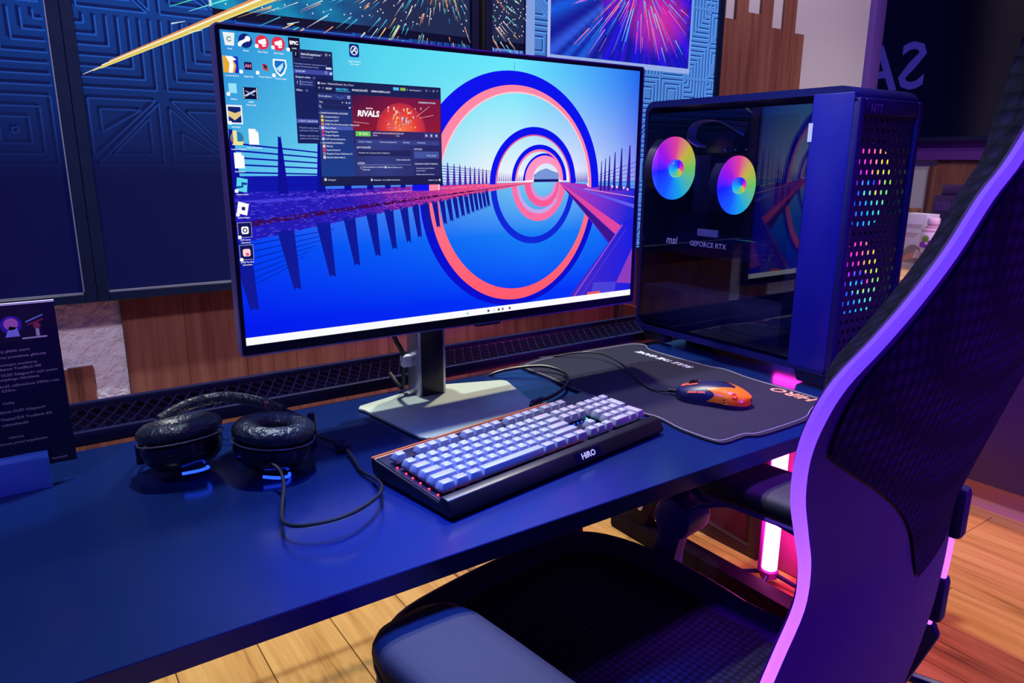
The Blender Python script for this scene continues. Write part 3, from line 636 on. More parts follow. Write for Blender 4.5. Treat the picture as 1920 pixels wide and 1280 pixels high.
T(270, 297, '– NIEZAINSTALOWANE', 6.6, TXT, 13, .02); T(340, 297, '(4)', 6, DIM, 13)
for k, (t, c) in enumerate((('FIFA 22', c8(240, 190, 190)), ('Forza Horizon 5', c8(235, 40, 120)), ('Kingdom Come: Deliverance II', c8(150, 130, 160)), ("Marvel's Spider-Man 2", c8(200, 200, 225)))):
    y = 307 + 11 * k; A.rect(277, y - 4.5, 285, y + 4.5, c, 13); T(288, y, t, 6.7, TXT, 13, .02)
# game banner: generic red poster with an orange disc and the game's title
A.grid(378, 152, 691, 257, 24, 8, lambda x, y: lerp(lerp(c8(58, 20, 70), c8(120, 22, 62), min(1, (x - 378) / 150)), c8(150, 26, 40), max(0, (y - 152) / 140)), 12)
def hero(x, y): return mixk([(0, c8(255, 120, 70)), (.6, c8(230, 60, 50)), (1, c8(170, 40, 70))], min(1, math.hypot(x - 545, y - 257) / 92))
A.ring((545, 257), (88, 88), (60, 60), 0, 180, hero, 12.4, 40); A.ring((545, 257), (60, 60), (.1, .1), 0, 180, hero, 12.4, 40)
rh = random.Random(11)
for k in range(70):   # plain light shards in place of the artwork
    x = rh.gauss(545, 34); y = rh.uniform(180, 252); h_ = rh.uniform(4, 15) * (1 if abs(x - 545) < 40 else .6)
    if abs(x - 545) > 70: continue
    A.poly([(x, y), (x + rh.uniform(3, 9), y + rh.uniform(-4, 4)), (x + rh.uniform(-3, 6), y + h_)], rh.choice([c8(250, 225, 205), c8(255, 190, 120), c8(235, 150, 110), c8(200, 200, 240), c8(120, 100, 190), c8(160, 70, 60)]), 12.7)
for x0_, y0_, x1_, y1_ in ((600, 210, 650, 175), (610, 214, 664, 202), (380, 232, 432, 236)): A.line(x0_, y0_, x1_, y1_, 1.2, c8(250, 180, 170), 12.7)
A.text(394, 214, 'RIVALS', 24, c8(250, 248, 252), 13, .045, -1, .15); T(424, 190, 'MARVEL', 6.5, c8(250, 220, 225), 13, .03); T(609, 164, 'ZAREZERWOWANE', 7, TXT, 13, .02)
A.rect(378, 257, 691, 281, c8(48, 40, 100), 12); A.rect(386, 260, 436, 275, c8(110, 200, 90), 13); T(398, 267, '▶ GRAJ', 8, c8(240, 255, 235), 14)
T(444, 264, 'OSTATNIO URUCHOMIONO', 6.2, c8(245, 190, 200), 13, .02); T(444, 271, 'Dzisiaj', 5.6, TXT, 13); T(524, 264, 'CZAS GRY', 6.2, c8(235, 200, 215), 13, .02); T(524, 271, '1 min', 5.6, TXT, 13)
for x in (629, 648, 667): A.rect(x, 261, x + 13, 275, c8(70, 80, 150), 13); A.disc(x + 6.5, 268, 3.4, TXT, 13.5, 8)
A.rect(386, 284, 684, 299, c8(54, 64, 134), 12.5)
for x, t in ((395, 'Strona w sklepie'), (466, 'Centrum społeczności'), (549, 'Dyskusje'), (601, 'Przedmioty'), (660, '...')): T(x, 291, t, 6.6, c8(190, 196, 232), 13)
A.grid(378, 299, 691, 398, 8, 6, lambda x, y: lerp(c8(52, 62, 132), c8(36, 38, 96), min(1, abs(x - 470) / 170)), 12)
T(387, 309, 'AKTYWNOŚĆ', 7.4, TXT, 13, .02); A.rect(388, 317, 577, 335, c8(34, 36, 88), 12.5); T(393, 325, 'Powiedz coś o tej grze swoim znajomym...', 6.4, c8(190, 196, 232), 13); T(523, 346, 'Zobacz aktualności', 6.4, TXT, 13)
T(388, 357, 'DZISIAJ', 7.4, TXT, 13, .02); A.rect(388, 362, 577, 363, DIM, 13); T(395, 372, '?', 11, TXT, 13); A.rect(403.5, 365, 404.5, 380, TXT, 13); T(407, 369, 'demo3.zepol.acc uruchamia', 6.4, TXT, 13); A.disc(484, 370, 4, TXT, 13, 8); T(491, 370, 'Marvel Rivals po raz', 6.4, TXT, 13); T(407, 377, 'pierwszy', 6.4, TXT, 13)
T(589, 312, 'NOTATKI', 6.8, TXT, 13, .02); A.rect(589, 319, 682, 341, c8(66, 84, 158), 12.5); T(636, 332, 'Nowa notatka', 6, TXT, 13); T(590, 359, 'NAGRANIA I ZRZUTY EKRANU', 6.2, TXT, 13, .02); A.rect(589, 365, 684, 398, c8(38, 42, 100), 12.5)
T(595, 373, 'Nie wykonano jeszcze żadnych', 5.4, c8(190, 196, 232), 13); T(595, 381, 'zrzutów ekranu.', 5.4, c8(190, 196, 232), 13); T(595, 393, 'Możesz wykonać zrzut ekranu,', 5.4, c8(190, 196, 232), 13)
A.rect(276, 403, 283, 411, TXT, 13); T(287, 408, 'Dodaj grę', 6.4, TXT, 13); A.rect(431, 406, 437, 413, TXT, 13); T(441, 410, 'Pobieranie – 2 z 2 plików ukończone', 6.2, TXT, 13); T(640, 412, 'Znajomi i czat', 6.2, TXT, 13); A.disc(683, 412, 4, TXT, 13, 10)
# --- desktop icons
WH = c8(252, 252, 255)
def short(x, y): A.poly(rrect(x - 21, y + 10, x - 11, y + 20, 2.5, 2), WH, 8.5)
def cap(x, y, t, s_=6.4): A.text(x - twidth(t, s_) / 2, y, t, s_, WH, 8.6, .012)
A.poly([(8, 6), (40, 6), (36, 40), (12, 40)], c8(235, 240, 245), 7); A.ring((24, 23), (7, 7), (4, 4), 20, 340, c8(90, 150, 140), 7.5, 16); cap(24, 50, 'Kosz')
A.disc(68, 24, 19, c8(14, 34, 120), 7); A.disc(75, 18, 7.5, WH, 7.4); A.line(72, 21, 55, 30, 9, WH, 7.3, 7); A.disc(56, 30, 5.5, WH, 7.4); short(68, 20); cap(68, 52, 'Steam')
for x, t in ((115, 'Riot Client'), (161, 'Riot Client')):
    A.disc(x, 24, 19.5, c8(225, 50, 80), 7); A.poly([(x - 11, 20), (x + 10, 13), (x + 12, 27), (x + 2, 31), (x - 10, 27)], WH, 7.4); A.poly([(x - 1, 32), (x + 11, 30), (x + 10, 34), (x, 36)], WH, 7.4); short(x, 20); cap(x, 52, t)
A.rect(190, 3, 224, 42, c8(26, 18, 50), 6.6); T(194, 17, 'EPIC', 13, WH, 6.8, .05); cap(207, 34, 'GAMES', 4.5); short(205, 22)
A.rect(2, 68, 44, 112, c8(230, 170, 50), 7); A.poly([(26, 68), (44, 68), (44, 112), (32, 112), (38, 92)], c8(20, 40, 190), 7.2); A.poly([(10, 68), (28, 68), (40, 76), (28, 80), (32, 92), (26, 112), (16, 112), (20, 86)], WH, 7.4); cap(24, 121, 'Counter-Strike 2', 5.5)
A.rect(60, 80, 81, 101, c8(26, 20, 70), 7); T(62, 90, 'AH', 12, c8(240, 120, 170), 7.4, .04); short(66, 92); cap(70, 121, 'Apple Hub', 6)
A.poly([(110, 82), (122, 82), (128, 96), (122, 102), (112, 96)], c8(200, 70, 80), 7); A.poly([(112, 82), (126, 88), (118, 96)], c8(40, 30, 60), 7.3); short(112, 92); cap(117, 119, 'Project Playtime', 5.5)
A.poly([(142, 66), (180, 66), (182, 84), (174, 104), (162, 114), (150, 104), (141, 84)], WH, 7); A.poly([(147, 70), (176, 70), (178, 84), (170, 100), (162, 108), (153, 100), (146, 84)], c8(20, 110, 200), 7.3); A.poly([(150, 92), (172, 74), (170, 88), (160, 102)], c8(180, 230, 245), 7.5); short(158, 96); cap(162, 121, 'Rocket League', 5.6)
A.rect(12, 140, 34, 166, c8(150, 225, 250), 7); short(26, 154); cap(24, 184, 'Sublime', 6)
A.rect(50, 148, 92, 180, c8(10, 12, 50), 7); A.line(56, 172, 86, 156, 5, c8(200, 205, 235), 7.3); A.line(58, 158, 82, 170, 3, c8(150, 160, 210), 7.3)
for k in range(6): A.rect(51, 150 + 5 * k, 54, 153 + 5 * k, WH, 7.4); A.rect(88, 150 + 5 * k, 91, 153 + 5 * k, WH, 7.4)
cap(71, 190, 'OLED', 6); cap(71, 198, 'Demo.mp4', 6)
A.rect(1, 198, 44, 250, c8(235, 240, 250), 7); A.rect(5, 203, 40, 246, c8(16, 34, 110), 7.2); A.poly([(5, 214), (24, 220), (40, 214), (40, 226), (22, 240), (5, 228)], c8(225, 200, 130), 7.4); short(24, 232); cap(24, 260, 'Instrukcje', 6)
A.disc(24, 289, 19, c8(150, 120, 60), 7); A.disc(25, 287, 16, c8(20, 130, 190), 7.2); A.poly([(12, 268), (24, 268), (24, 298), (42, 298), (38, 308), (8, 308), (13, 302)], c8(240, 225, 150), 7.4); cap(26, 321, 'League of Legends', 5.6)
for x, y, t in ((71, 286, 'Nowy Dokument'), (25, 353, 'Dokument 1')):
    A.poly([(x - 14, y - 24), (x + 6, y - 24), (x + 14, y - 15), (x + 14, y + 20), (x - 14, y + 20)], WH, 7); A.poly([(x + 6, y - 24), (x + 14, y - 15), (x + 6, y - 15)], c8(200, 205, 225), 7.3); cap(x, y + 31, t, 6)
A.poly([(14, 398), (44, 404), (39, 442), (9, 436)], c8(90, 215, 235), 7); A.poly([(10, 424), (26, 422), (25, 412), (42, 414), (41, 420), (30, 420), (30, 427), (10, 430)], c8(20, 60, 160), 7.3); short(26, 422); cap(26, 449, 'Roblox Studio', 6)
A.poly([(12, 467), (42, 475), (34, 508), (5, 500)], WH, 7); A.poly([(22, 482), (31, 484), (29, 494), (19, 491)], c8(20, 24, 110), 7.3); short(24, 490); cap(24, 516, 'Roblox Player', 6)
for y, t1, t2 in ((552, 'SCP: Secret', 'Laboratory'), (618, '[NSE] The First', 'Descendant'), ):
    for a, b, c, d in ((4, y - 24, 44, y - 23), (4, y + 19, 44, y + 20), (4, y - 24, 5, y + 20), (43, y - 24, 44, y + 20)): A.rect(a, b, c, d, c8(190, 195, 225), 7.2)
    A.rect(5, y - 23, 43, y + 19, c8(16, 18, 90), 7); cap(24, y + 29, t1, 6); cap(24, y + 37, t2, 6)
A.poly(rrect(14, 540, 35, 562, 5, 3), WH, 7.3); A.ring((24.5, 551), (7, 7), (4, 4), 0, 360, c8(30, 30, 60), 7.5, 16); short(24, 556); A.poly(rrect(13, 606, 35, 628, 5, 3), c8(250, 210, 215), 7.3); A.disc(26, 622, 5, c8(230, 90, 110), 7.5, 12); short(24, 622)
A.poly(rrect(377, 4, 409, 42, 6, 4), c8(16, 46, 130), 7); A.ring((393, 23), (12, 13.5), (9.5, 11), 0, 360, WH, 7.4, 30); A.line(385, 30, 393, 20, 3.4, WH, 7.4); A.line(393, 20, 402, 31, 3.4, WH, 7.4); A.disc(396, 17, 3, WH, 7.5, 10); cap(393, 56, 'League of Legends', 5.6); cap(393, 64, 'Centrum gier', 5.6)
A.build('screen', K_pic, mon)
# stand
st = M(); st.prism([(.597, 1.168), (.656, 1.168), (.656, 1.214), (.597, 1.214)], 'xy', .005, .32); shift(st, MO).build('stand_column', K_silver, mon, bevel=.003)
st = M(); st.box(.6035, .6495, 1.1655, 1.17, .007, .30); shift(st, MO).build('column_front', mat('column_front', S(12, 14, 40), .3, .3), mon, bevel=.001)
bp_ = [(.484, 1.160), (.478, 1.174), (.486, 1.186), (.615, 1.220), (.640, 1.224), (.665, 1.220), (.790, 1.177), (.796, 1.166), (.793, 1.155), (.752, .994), (.744, .984), (.733, .981), (.523, .975), (.512, .978), (.505, .988)]
st = M(); st.prism(bp_, 'xy', .0015, .0065); shift(st, MO).build('base_plate', K_base, mon, bevel=.0015)
st = M(); st.prism([(x * .99 + .0064, y * .99 + .011) for x, y in bp_], 'xy', 0, .0016); shift(st, MO).build('base_foot', K_rubber, mon)
st = M(); st.box(.578, .597, 1.190, 1.205, .062, .084); shift(st, MO).build('cable_clip', K_white, mon, bevel=.002)
pc_ = M(); pc_.tube(crom([(.555, 1.17, .21), (.562, 1.195, .13), (.582, 1.20, .085), (.588, 1.215, .02), (.60, 1.26, .006), (.60, 1.30, .02)], 6), .0045); shift(pc_, MO).build('power_cable', K_rubber, mon, smooth=True)

# ------------------------------------------------------------------ keyboard
kb = thing('keyboard', 'grey keycap mechanical keyboard with orange back edge on the desk', 'keyboard', (.4105, .720, 0), math.radians(8.6))
KL, KD = .449, .186
def plz(y): return .0165 + (y - .03) * .085
prof = [(0.004, .003), (0, .008), (.010, .0255), (.024, .0275), (.030, plz(.03)), (.176, plz(.176)), (.182, plz(.176) + .002), (.186, .024), (.182, .006), (.16, .003)]
M().prism([(y, z) for y, z in prof], 'yz', 0, KL).build('case', K_keyb, kb, bevel=.002)
pl = M(); pl.ribbon([(KL / 2, .0315, plz(.0315) + .0008), (KL / 2, .1755, plz(.1755) + .0008)], (KL / 2 - .003, 0, 0), (0, 0, .0006)); pl.build('key_plate', K_plate, kb)
ob = M(); ob.box(.001, KL * .80, .1765, .1880, .018, .0300); ob.build('orange_bar', K_orange, kb, bevel=.002)['label'] = 'orange plastic bar along the back edge'
U = .01905
rows = []
y0k = .0335
def row(j, items): rows.append((j, items))
# (legend, x in key units, width, height)
F_ = [('Esc', 0, 1)] + [('F%d' % (k + 1), 2 + k + (k // 4) * .5, 1) for k in range(12)] + [('PrtSc', 15.25, 1), ('ScrLk', 16.25, 1), ('Pause', 17.25, 1)]
seqs = {5: F_, 4: [(c, k, 1) for k, c in enumerate('`1234567890-=')] + [('Backspace', 13, 2)] + [('Ins', 15.25, 1), ('Home', 16.25, 1), ('PgUp', 17.25, 1), ('Num', 18.5, 1), ('/', 19.5, 1), ('*', 20.5, 1), ('-', 21.5, 1)],
        3: [('Tab', 0, 1.5)] + [(c, 1.5 + k, 1) for k, c in enumerate('QWERTYUIOP[]')] + [('\\', 13.5, 1.5), ('Del', 15.25, 1), ('End', 16.25, 1), ('PgDn', 17.25, 1), ('7', 18.5, 1), ('8', 19.5, 1), ('9', 20.5, 1)],
        2: [('Caps', 0, 1.75)] + [(c, 1.75 + k, 1) for k, c in enumerate("ASDFGHJKL;'")] + [('Enter', 12.75, 2.25), ('4', 18.5, 1), ('5', 19.5, 1), ('6', 20.5, 1)],
        1: [('Shift', 0, 2.25)] + [(c, 2.25 + k, 1) for k, c in enumerate('ZXCVBNM,./')] + [('Shift', 12.25, 2.75), ('↑', 16.25, 1), ('1', 18.5, 1), ('2', 19.5, 1), ('3', 20.5, 1)],
        0: [('Ctrl', 0, 1.25), ('Win', 1.25, 1.25), ('Alt', 2.5, 1.25), ('', 3.75, 6.25), ('Alt', 10, 1.25), ('Fn', 11.25, 1.25), ('Menu', 12.5, 1.25), ('Ctrl', 13.75, 1.25), ('←', 15.25, 1), ('↓', 16.25, 1), ('→', 17.25, 1), ('0', 18.5, 2), ('.', 20.5, 1)]}
tall = [('+', 21.5, 2, 2), ('Enter', 21.5, 0, 2)]
keym = {}
def key(leg, ux, w, j, h=1):
    kw, kh = w * U - .0012, h * U - .0012
    if (w, h) not in keym:
        m = M(); a, b = kw / 2, kh / 2; i1, i2 = .0016, .0038
        rings = []
        for z, ix, iyf, iyb in ((0, 0, 0, 0), (.004, .0007, .0006, .0012), (.0118, .0024, .0018, .0042), (.0126, .0030, .0024, .0048)):
            rings.append([(-a + ix, -b + iyf, z), (a - ix, -b + iyf, z), (a - ix, b - iyb, z), (-a + ix, b - iyb, z)])
        m.loft(rings); o = m.build('tmp', K_key, None, bevel=.0005, seg=1, ang=50); keym[(w, h)] = o.data; bpy.data.objects.remove(o)
    cx = .0105 + ux * U + w * U / 2; cy = y0k + j * U + (.0070 if j == 5 else 0) + h * U / 2
    o = link('key', keym[(w, h)], kb, (cx, cy, plz(cy) + .0062)); o.rotation_euler = (math.radians(3 - (j == 0) * 3 + (j >= 4) * 3), 0, 0)
    if leg:
        sz = .0062 if len(leg) == 1 else .0036; vs, fs = text2d(leg, sz, .02); m = M(); wd = max(x for x, _ in vs)
        m.add([(x - wd / 2, y + (.000 if len(leg) > 1 else -.001), .01275) for x, y in vs], fs)
        l_ = m.build('legend', K_legP if (len(leg) > 1) else K_legC, o)
for j, it in seqs.items():
    for leg, ux, w_k in it: key(leg, ux, w_k, j)
for leg, ux, j, h in tall: key(leg, ux, 1, j, h)
def led(ux, j, m, dx=0, back=False):
    cx = .0105 + ux * U + dx; cy = y0k + j * U - .0006 + (U - .001 if back else 0)
    mb = M(); mb.box(-.0013, .0013, -.0009, .0009, 0, .0016); return mb.build('key_led', m, kb, loc=(cx, cy, plz(cy) + .0016))
for ux in (.35, .85, 1.6, 2.1, 2.8, 3.4, 6.2, 6.8, 10.3, 10.9, 11.5, 12.2, 12.8, 13.4, 14.0, 14.6): led(ux, 0, K_red)
for ux in (15.5, 16.0, 16.5, 17.0, 17.5, 18.0): led(ux, 0, K_blue)
for ux in (15.5, 16.0, 16.5, 17.0, 17.5, 18.0): led(ux, 3, K_blue)
for ux, j in ((18.9, 0), (19.6, 0), (20.8, 0), (21.8, 0)): led(ux, 0, K_cyan)
for ux, j in ((18.38, 3.2), (18.38, 2.5), (18.38, 1.8), (17.6, 1.2), (15.9, 1.0), (18.38, 2.9)): led(ux, j, K_cyan)
for j in (4.2, 3.4, 5.3, .5, 1.5, 2.5): led(-.04, j, K_red, 0)
nb = M(); nb.ribbon([(.262, .0010, .0098), (.262, .0083, .0225)], (.029, 0, 0), (0, -.0005, .0003)); nb.build('badge', K_gloss, kb)
vs, fs = text2d('HiRO', .0125, .03); m = M(); m.add([(.246 + x * 1.05, .0030 + y * .47 - .0011, .0133 + y * .86) for x, y in vs], fs); m.build('badge_lettering', mat('badge_white', S(235, 235, 245), .5, emit=S(235, 235, 245), es=.25), kb)['label'] = 'white HiRO lettering'
vs, fs = text2d('OPTO', .0075, .03); m = M(); m.add([(.0105 + 14.9 * U + x, y0k + 1.35 * U + y, plz(y0k + 1.4 * U + y) + .0022) for x, y in vs], fs); m.build('plate_lettering', K_white, kb)
kc = thing('keyboard_cable', 'black keyboard cable looping behind the keyboard beside the monitor foot', 'cable', (.80, 1.03, 0))
m = M(); m.tube(crom([(.735, 1.0, .012), (.764, 1.025, .007), (.802, 1.032, .0065), (.86, 1.06, .008), (.905, 1.105, .010), (.918, 1.145, .013), (.900, 1.185, .016), (.852, 1.215, .012), (.80, 1.228, .004), (.76, 1.262, -.03)], 8), .0034); shift(m, (.80, 1.03, 0)).build('cord', K_rubber, kc, smooth=True)
m = M(); m.tube([(.752, 1.018, .0085), (.785, 1.034, .006)], .0052, 10); shift(m, (.80, 1.03, 0)).build('strain_relief', K_black, kc, smooth=True)

# ------------------------------------------------------------------ mouse pad
PO = (1.06, .98, 0)
mp = thing('mouse_pad', 'black cloth mouse pad with white slogan under the mouse', 'mouse pad', PO)
edge = [(.885, 1.245), (.93, 1.268), (1.00, 1.277), (1.20, 1.270), (1.245, 1.262), (1.255, 1.235), (1.232, 1.19), (1.236, 1.03), (1.248, .98), (1.237, .90), (1.238, .76), (1.225, .735), (1.16, .708), (1.11, .690), (.985, .688), (.955, .70), (.905, .70), (.890, .717), (.886, .78), (.895, .84), (.884, .90), (.876, 1.05), (.884, 1.15)]
pv = crom([(x, y, 0) for x, y in edge], 4, True)
m = M(); m.prism([(v.x, v.y) for v in pv], 'xy', 0.0004, .0036)
K_pad = weave('pad_cloth', S(15, 15, 40), S(24, 24, 52), (420, 420, 420), .8, .0006)
shift(m, PO).build('cloth', K_pad, mp)
K_ink = mat('pad_ink', S(200, 200, 215), .6); K_inkO = mat('pad_ink_orange', S(230, 150, 110), .6)
cen = Vector((1.06, .98, 0)); inn = [cen + (v - cen) * .965 for v in pv]
m = M(); m.tube([(v.x, v.y, .0036) for v in inn], .00035, 4, True); shift(m, PO).build('border_line', K_ink, mp)
def flat_text(t, size, o, ang, z, stretch=1.0, bold=.02, shear=0):
    vs, fs = text2d(t, size, bold, shear); ca, sa = math.cos(ang), math.sin(ang); mm = M()
    mm.add([(o[0] + x * stretch * ca - y * sa, o[1] + x * stretch * sa + y * ca, z) for x, y in vs], fs); return mm
m = flat_text('RULE THE GAME', .0225, (1.1975, 1.028), math.radians(90), .0039, 1.0, .035, .2); shift(m, PO).build('slogan', K_ink, mp)
m = flat_text('HiRO', .036, (1.222, .742), math.radians(90), .0039, 1.1, .02, .2); shift(m, PO).build('logo', K_inkO, mp)

# ------------------------------------------------------------------ mouse
mo = thing('mouse', 'black gaming mouse with orange rear shell on the mouse pad', 'mouse', (1.048, .850, .0036), math.radians(28))
def mpos(t, a, k=1.0):     # t: 0 tail .. 1 nose, a: 0..pi from right edge over the top to the left edge
    y = -.068 + .136 * t
    hw = .034 * (1 - abs(2 * t - 1) ** 3.2) ** .5 * (1 - .10 * math.sin(math.pi * t) ** 2 * (t > .3)) + .003
    h = .041 * max(.02, math.sin(math.pi * min(1, (.10 + t) * .78)) ** .62) * (1 - .28 * t)
    ca, sa = math.cos(a), math.sin(a)
    x = hw * (abs(ca) ** .72) * (1 if ca > 0 else -1); z = h * sa ** .62 if sa > 1e-6 else 0
    if k != 1.0: x *= k; z = z * k; y *= k
    return (x, y, z + .001)
nt_, na = 22, 20
def grid_mesh(t0, t1, a0, a1, k=1.0, nt_=18, na=18, fn=None):
    m = M(); vs = []; fs = []
    for i in range(na + 1):
        a = a0 + (a1 - a0) * i / na
        ta, tb = (t0(a) if callable(t0) else t0), (t1(a) if callable(t1) else t1)
        for j in range(nt_ + 1): vs.append(mpos(ta + (tb - ta) * j / nt_, a, k))
    for i in range(na):
        for j in range(nt_): p = i * (nt_ + 1) + j; fs.append((p, p + 1, p + nt_ + 2, p + nt_ + 1))
    return m.add(vs, fs)
b_ = grid_mesh(0.005, .995, 0, math.pi, 1, 24, 22); b_.f.append([]); b_.f.pop(); b_.build('body', K_black, mo, smooth=True, ang=70)
def t1f(a):
    d = abs(a - math.pi / 2) / (math.pi / 2)       # 0 on top, 1 at the rim
    return .22 + .36 * min(1, (d / .5)) ** 1.2 - .14 * math.sin(math.pi * max(0, (d - .45) / .55)) if d > .08 else .22
g_ = grid_mesh(0.002, t1f, math.pi * .03, math.pi * .97, 1.03, 18, 44); g_.build('rear_shell', mat('orange_shell', S(214, 112, 22), .22, 0, .6), mo, smooth=True, ang=80)
for ta, tb in ((.56, .66), (.67, .79)):
    m = grid_mesh(ta, tb, math.pi * .80, math.pi * .845, 1.035, 4, 3); m.build('side_button', mat('mouse_button', S(214, 96, 70), .35), mo, smooth=True)
for ta, tb in ((.86, .93), (.70, .85)):
    m = grid_mesh(ta, tb, math.pi * .43, math.pi * .57, 1.03, 5, 4); m.build('top_strip', MATS['mouse_button'], mo, smooth=True)
m = M(); m.lathe([(.004, -.0035), (.0105, -.0035), (.0105, .0035), (.004, .0035)], (0, .036, .027), 'x', 16); m.build('scroll_wheel', K_rubber, mo, smooth=True)
c_ = Vector(mpos(.20, math.pi * .76, 1.05)); n1 = (Vector(mpos(.26, math.pi * .76, 1.05)) - c_).normalized(); n2 = (Vector(mpos(.20, math.pi * .82, 1.05)) - c_).normalized()
m = M(); m.tube([c_ + (n1 * math.cos(k * math.pi / 3) + n2 * math.sin(k * math.pi / 3)) * .0048 for k in range(6)], .0013, 6, True); m.build('emblem', mat('emblem_red', S(240, 70, 60), .4, emit=(1, .08, .06, 1), es=.4), mo)
m = M(); m.tube(crom([(0, .066, .010), (.004, .085, .008)], 3), .004, 10); m.build('strain_relief', K_rubber, mo, smooth=True)
mc = thing('mouse_cable', 'thin black mouse cable snaking across the mouse pad', 'cable', (1.03, 1.02, .004))
m = M(); m.tube(crom([(1.008, .924, .011), (.999, .955, .007), (1.012, 1.0, .0065), (1.040, 1.06, .010), (1.064, 1.135, .016), (1.066, 1.195, .018), (1.035, 1.235, .014), (1.00, 1.262, .006), (.97, 1.288, .0)], 8), .0019); shift(m, (1.03, 1.02, .004)).build('cord', K_rubber, mc, smooth=True)

# ------------------------------------------------------------------ headphones lying on the desk
HO = (.215, 1.04, 0)
hp = thing('headphones', 'black over-ear headphones with wrinkled pads lying on the desk', 'headphones', HO)
K_shell = mat('headphone_shell', S(12, 14, 36), .2, 0, .6)
for cx, cy, tx, ty, rz in ((.168, 1.060, -11, -2, .2), (.272, 1.004, 1, 6, -.1)):
    mtx = Matrix.Translation((cx - HO[0], cy - HO[1], 0)) @ Matrix.Rotation(math.radians(tx), 4, 'X') @ Matrix.Rotation(math.radians(ty), 4, 'Y') @ Matrix.Rotation(rz, 4, 'Z')
    off = .016 if tx < -5 else .0125
    def tf(mb): mb.v = [tuple(mtx @ Vector((x, y, z + off))) for x, y, z in mb.v]; return mb
    sh = M(); sh.lathe([(.0, -.004), (.030, -.004), (.040, 0), (.050, .010), (.0535, .018), (.0535, .022), (.0555, .0235), (.0555, .034), (.048, .036), (0, .036)], (0, 0, 0), 'z', 40, 1, .92)
    ec = tf(sh).build('ear_cup', K_shell, hp, smooth=True, ang=35)
    pd = M(); rings = []
    for k in range(44):
        a = 2 * math.pi * k / 44; ring = []
        for q in range(16):
            b = 2 * math.pi * q / 16; rr = .0395 + .0185 * math.cos(b); zz = .050 + (.0155 if math.sin(b) > 0 else .013) * math.sin(b)
            wr_ = 1 + .012 * math.sin(k * 5.1 + q) ; ring.append((rr * math.cos(a) * wr_, rr * .92 * math.sin(a) * wr_, zz))
        rings.append(ring)
    rings.append(rings[0]); pd.loft(rings, True, False); tf(pd).build('ear_pad', K_leather, hp, smooth=True, ang=80)
    sm = M(); sm.tube([(.0575 * math.cos(2 * math.pi * k / 48), .0575 * .92 * math.sin(2 * math.pi * k / 48), .0385 + .0004 * (k % 2)) for k in range(48)], .0013, 6, True); tf(sm).build('pad_seam', mat('seam_thread', S(120, 118, 130), .5), ec.parent)
    dr = M(); dr.lathe([(0, .044), (.026, .044), (.026, .046), (0, .046)], (0, 0, 0), 'z', 28, 1, .9); tf(dr).build('speaker_cloth', K_matte, hp)
    lo = M(); lo.tube(crom([(-.02, -.035, -.006), (.0, -.043, -.0065), (.014, -.040, -.0065), (.018, -.028, -.0075)], 5), .0022, 6); tf(lo).build('logo_light', K_blue, hp)
band = crom([(.118, 1.098, .036), (.128, 1.128, .046), (.155, 1.158, .056), (.200, 1.183, .064), (.250, 1.178, .068), (.292, 1.140, .064), (.322, 1.090, .056), (.336, 1.04, .050), (.330, 1.00, .040)], 6)
nb_ = len(band)
def bandseg(i0, i1, hw, ht, lift=0):
    m = M(); rings = []
    for i in range(i0, i1):
        p_ = band[i]; t = (band[min(i + 1, nb_ - 1)] - band[max(i - 1, 0)]).normalized(); o_ = t.cross(Vector((0, 0, 1))).normalized(); up_ = Vector((0, 0, 1)); ring = []
        for q in range(10):
            a = 2 * math.pi * q / 10; ring.append(p_ + up_ * (hw * math.sin(a) + lift) + o_ * ht * math.cos(a))
        rings.append(ring)
    m.loft(rings); return shift(m, HO)
bandseg(0, nb_, .006, .0035).build('headband', K_black, hp, smooth=True)
bandseg(11, nb_ - 12, .0095, .0055).build('headband_pad', K_leather, hp, smooth=True)
m = M(); m.lathe([(0, 0), (.0065, 0), (.0065, .05), (.004, .056), (0, .057)], (.337 - HO[0], 1.012 - HO[1], .018), 'z', 12); m.build('yoke', K_gloss, hp, smooth=True)
m = M(); m.lathe([(0, 0), (.006, 0), (.006, .028), (0, .03)], (.114 - HO[0], 1.092 - HO[1], .018), 'z', 12); m.build('yoke', K_gloss, hp, smooth=True)
m = M(); m.box(.300 - HO[0], .308 - HO[0], 1.118 - HO[1], 1.126 - HO[1], .058, .068); m.build('side_tag', mat('magenta_tag', S(200, 40, 150), .5), hp, bevel=.001)
cb = M(); cb.tube(crom([(.247, .958, .030), (.256, .948, .034), (.262, .93, .030), (.257, .90, .022), (.240, .855, .016), (.228, .815, .016), (.233, .786, .020), (.258, .768, .024), (.292, .765, .026), (.330, .785, .024), (.358, .815, .020), (.372, .85, .014), (.376, .885, .008), (.374, .92, .006), (.380, .96, .007), (.384, .995, .009)], 8), .0026); shift(cb, HO).build('cable', K_rubber, hp, smooth=True)
cb = M(); cb.tube(crom([(.345, 1.05, .02), (.357, 1.075, .012), (.368, 1.075, .009), (.376, 1.055, .008), (.382, 1.035, .009)], 6), .0024); shift(cb, HO).build('cable', K_rubber, hp, smooth=True)
m = M(); m.lathe([(0, 0), (.0105, 0), (.0125, .004), (.0125, .010), (.0105, .013), (0, .0135)], (.385 - HO[0], 1.016 - HO[1], .003), 'z', 24); il = m.build('volume_control', K_black, hp, smooth=True)
m = M(); m.lathe([(.0, 0), (.0075, 0), (.007, .0015), (0, .002)], (.385 - HO[0], 1.016 - HO[1], .0162), 'z', 20); m.build('dial', K_gloss, il, smooth=True)

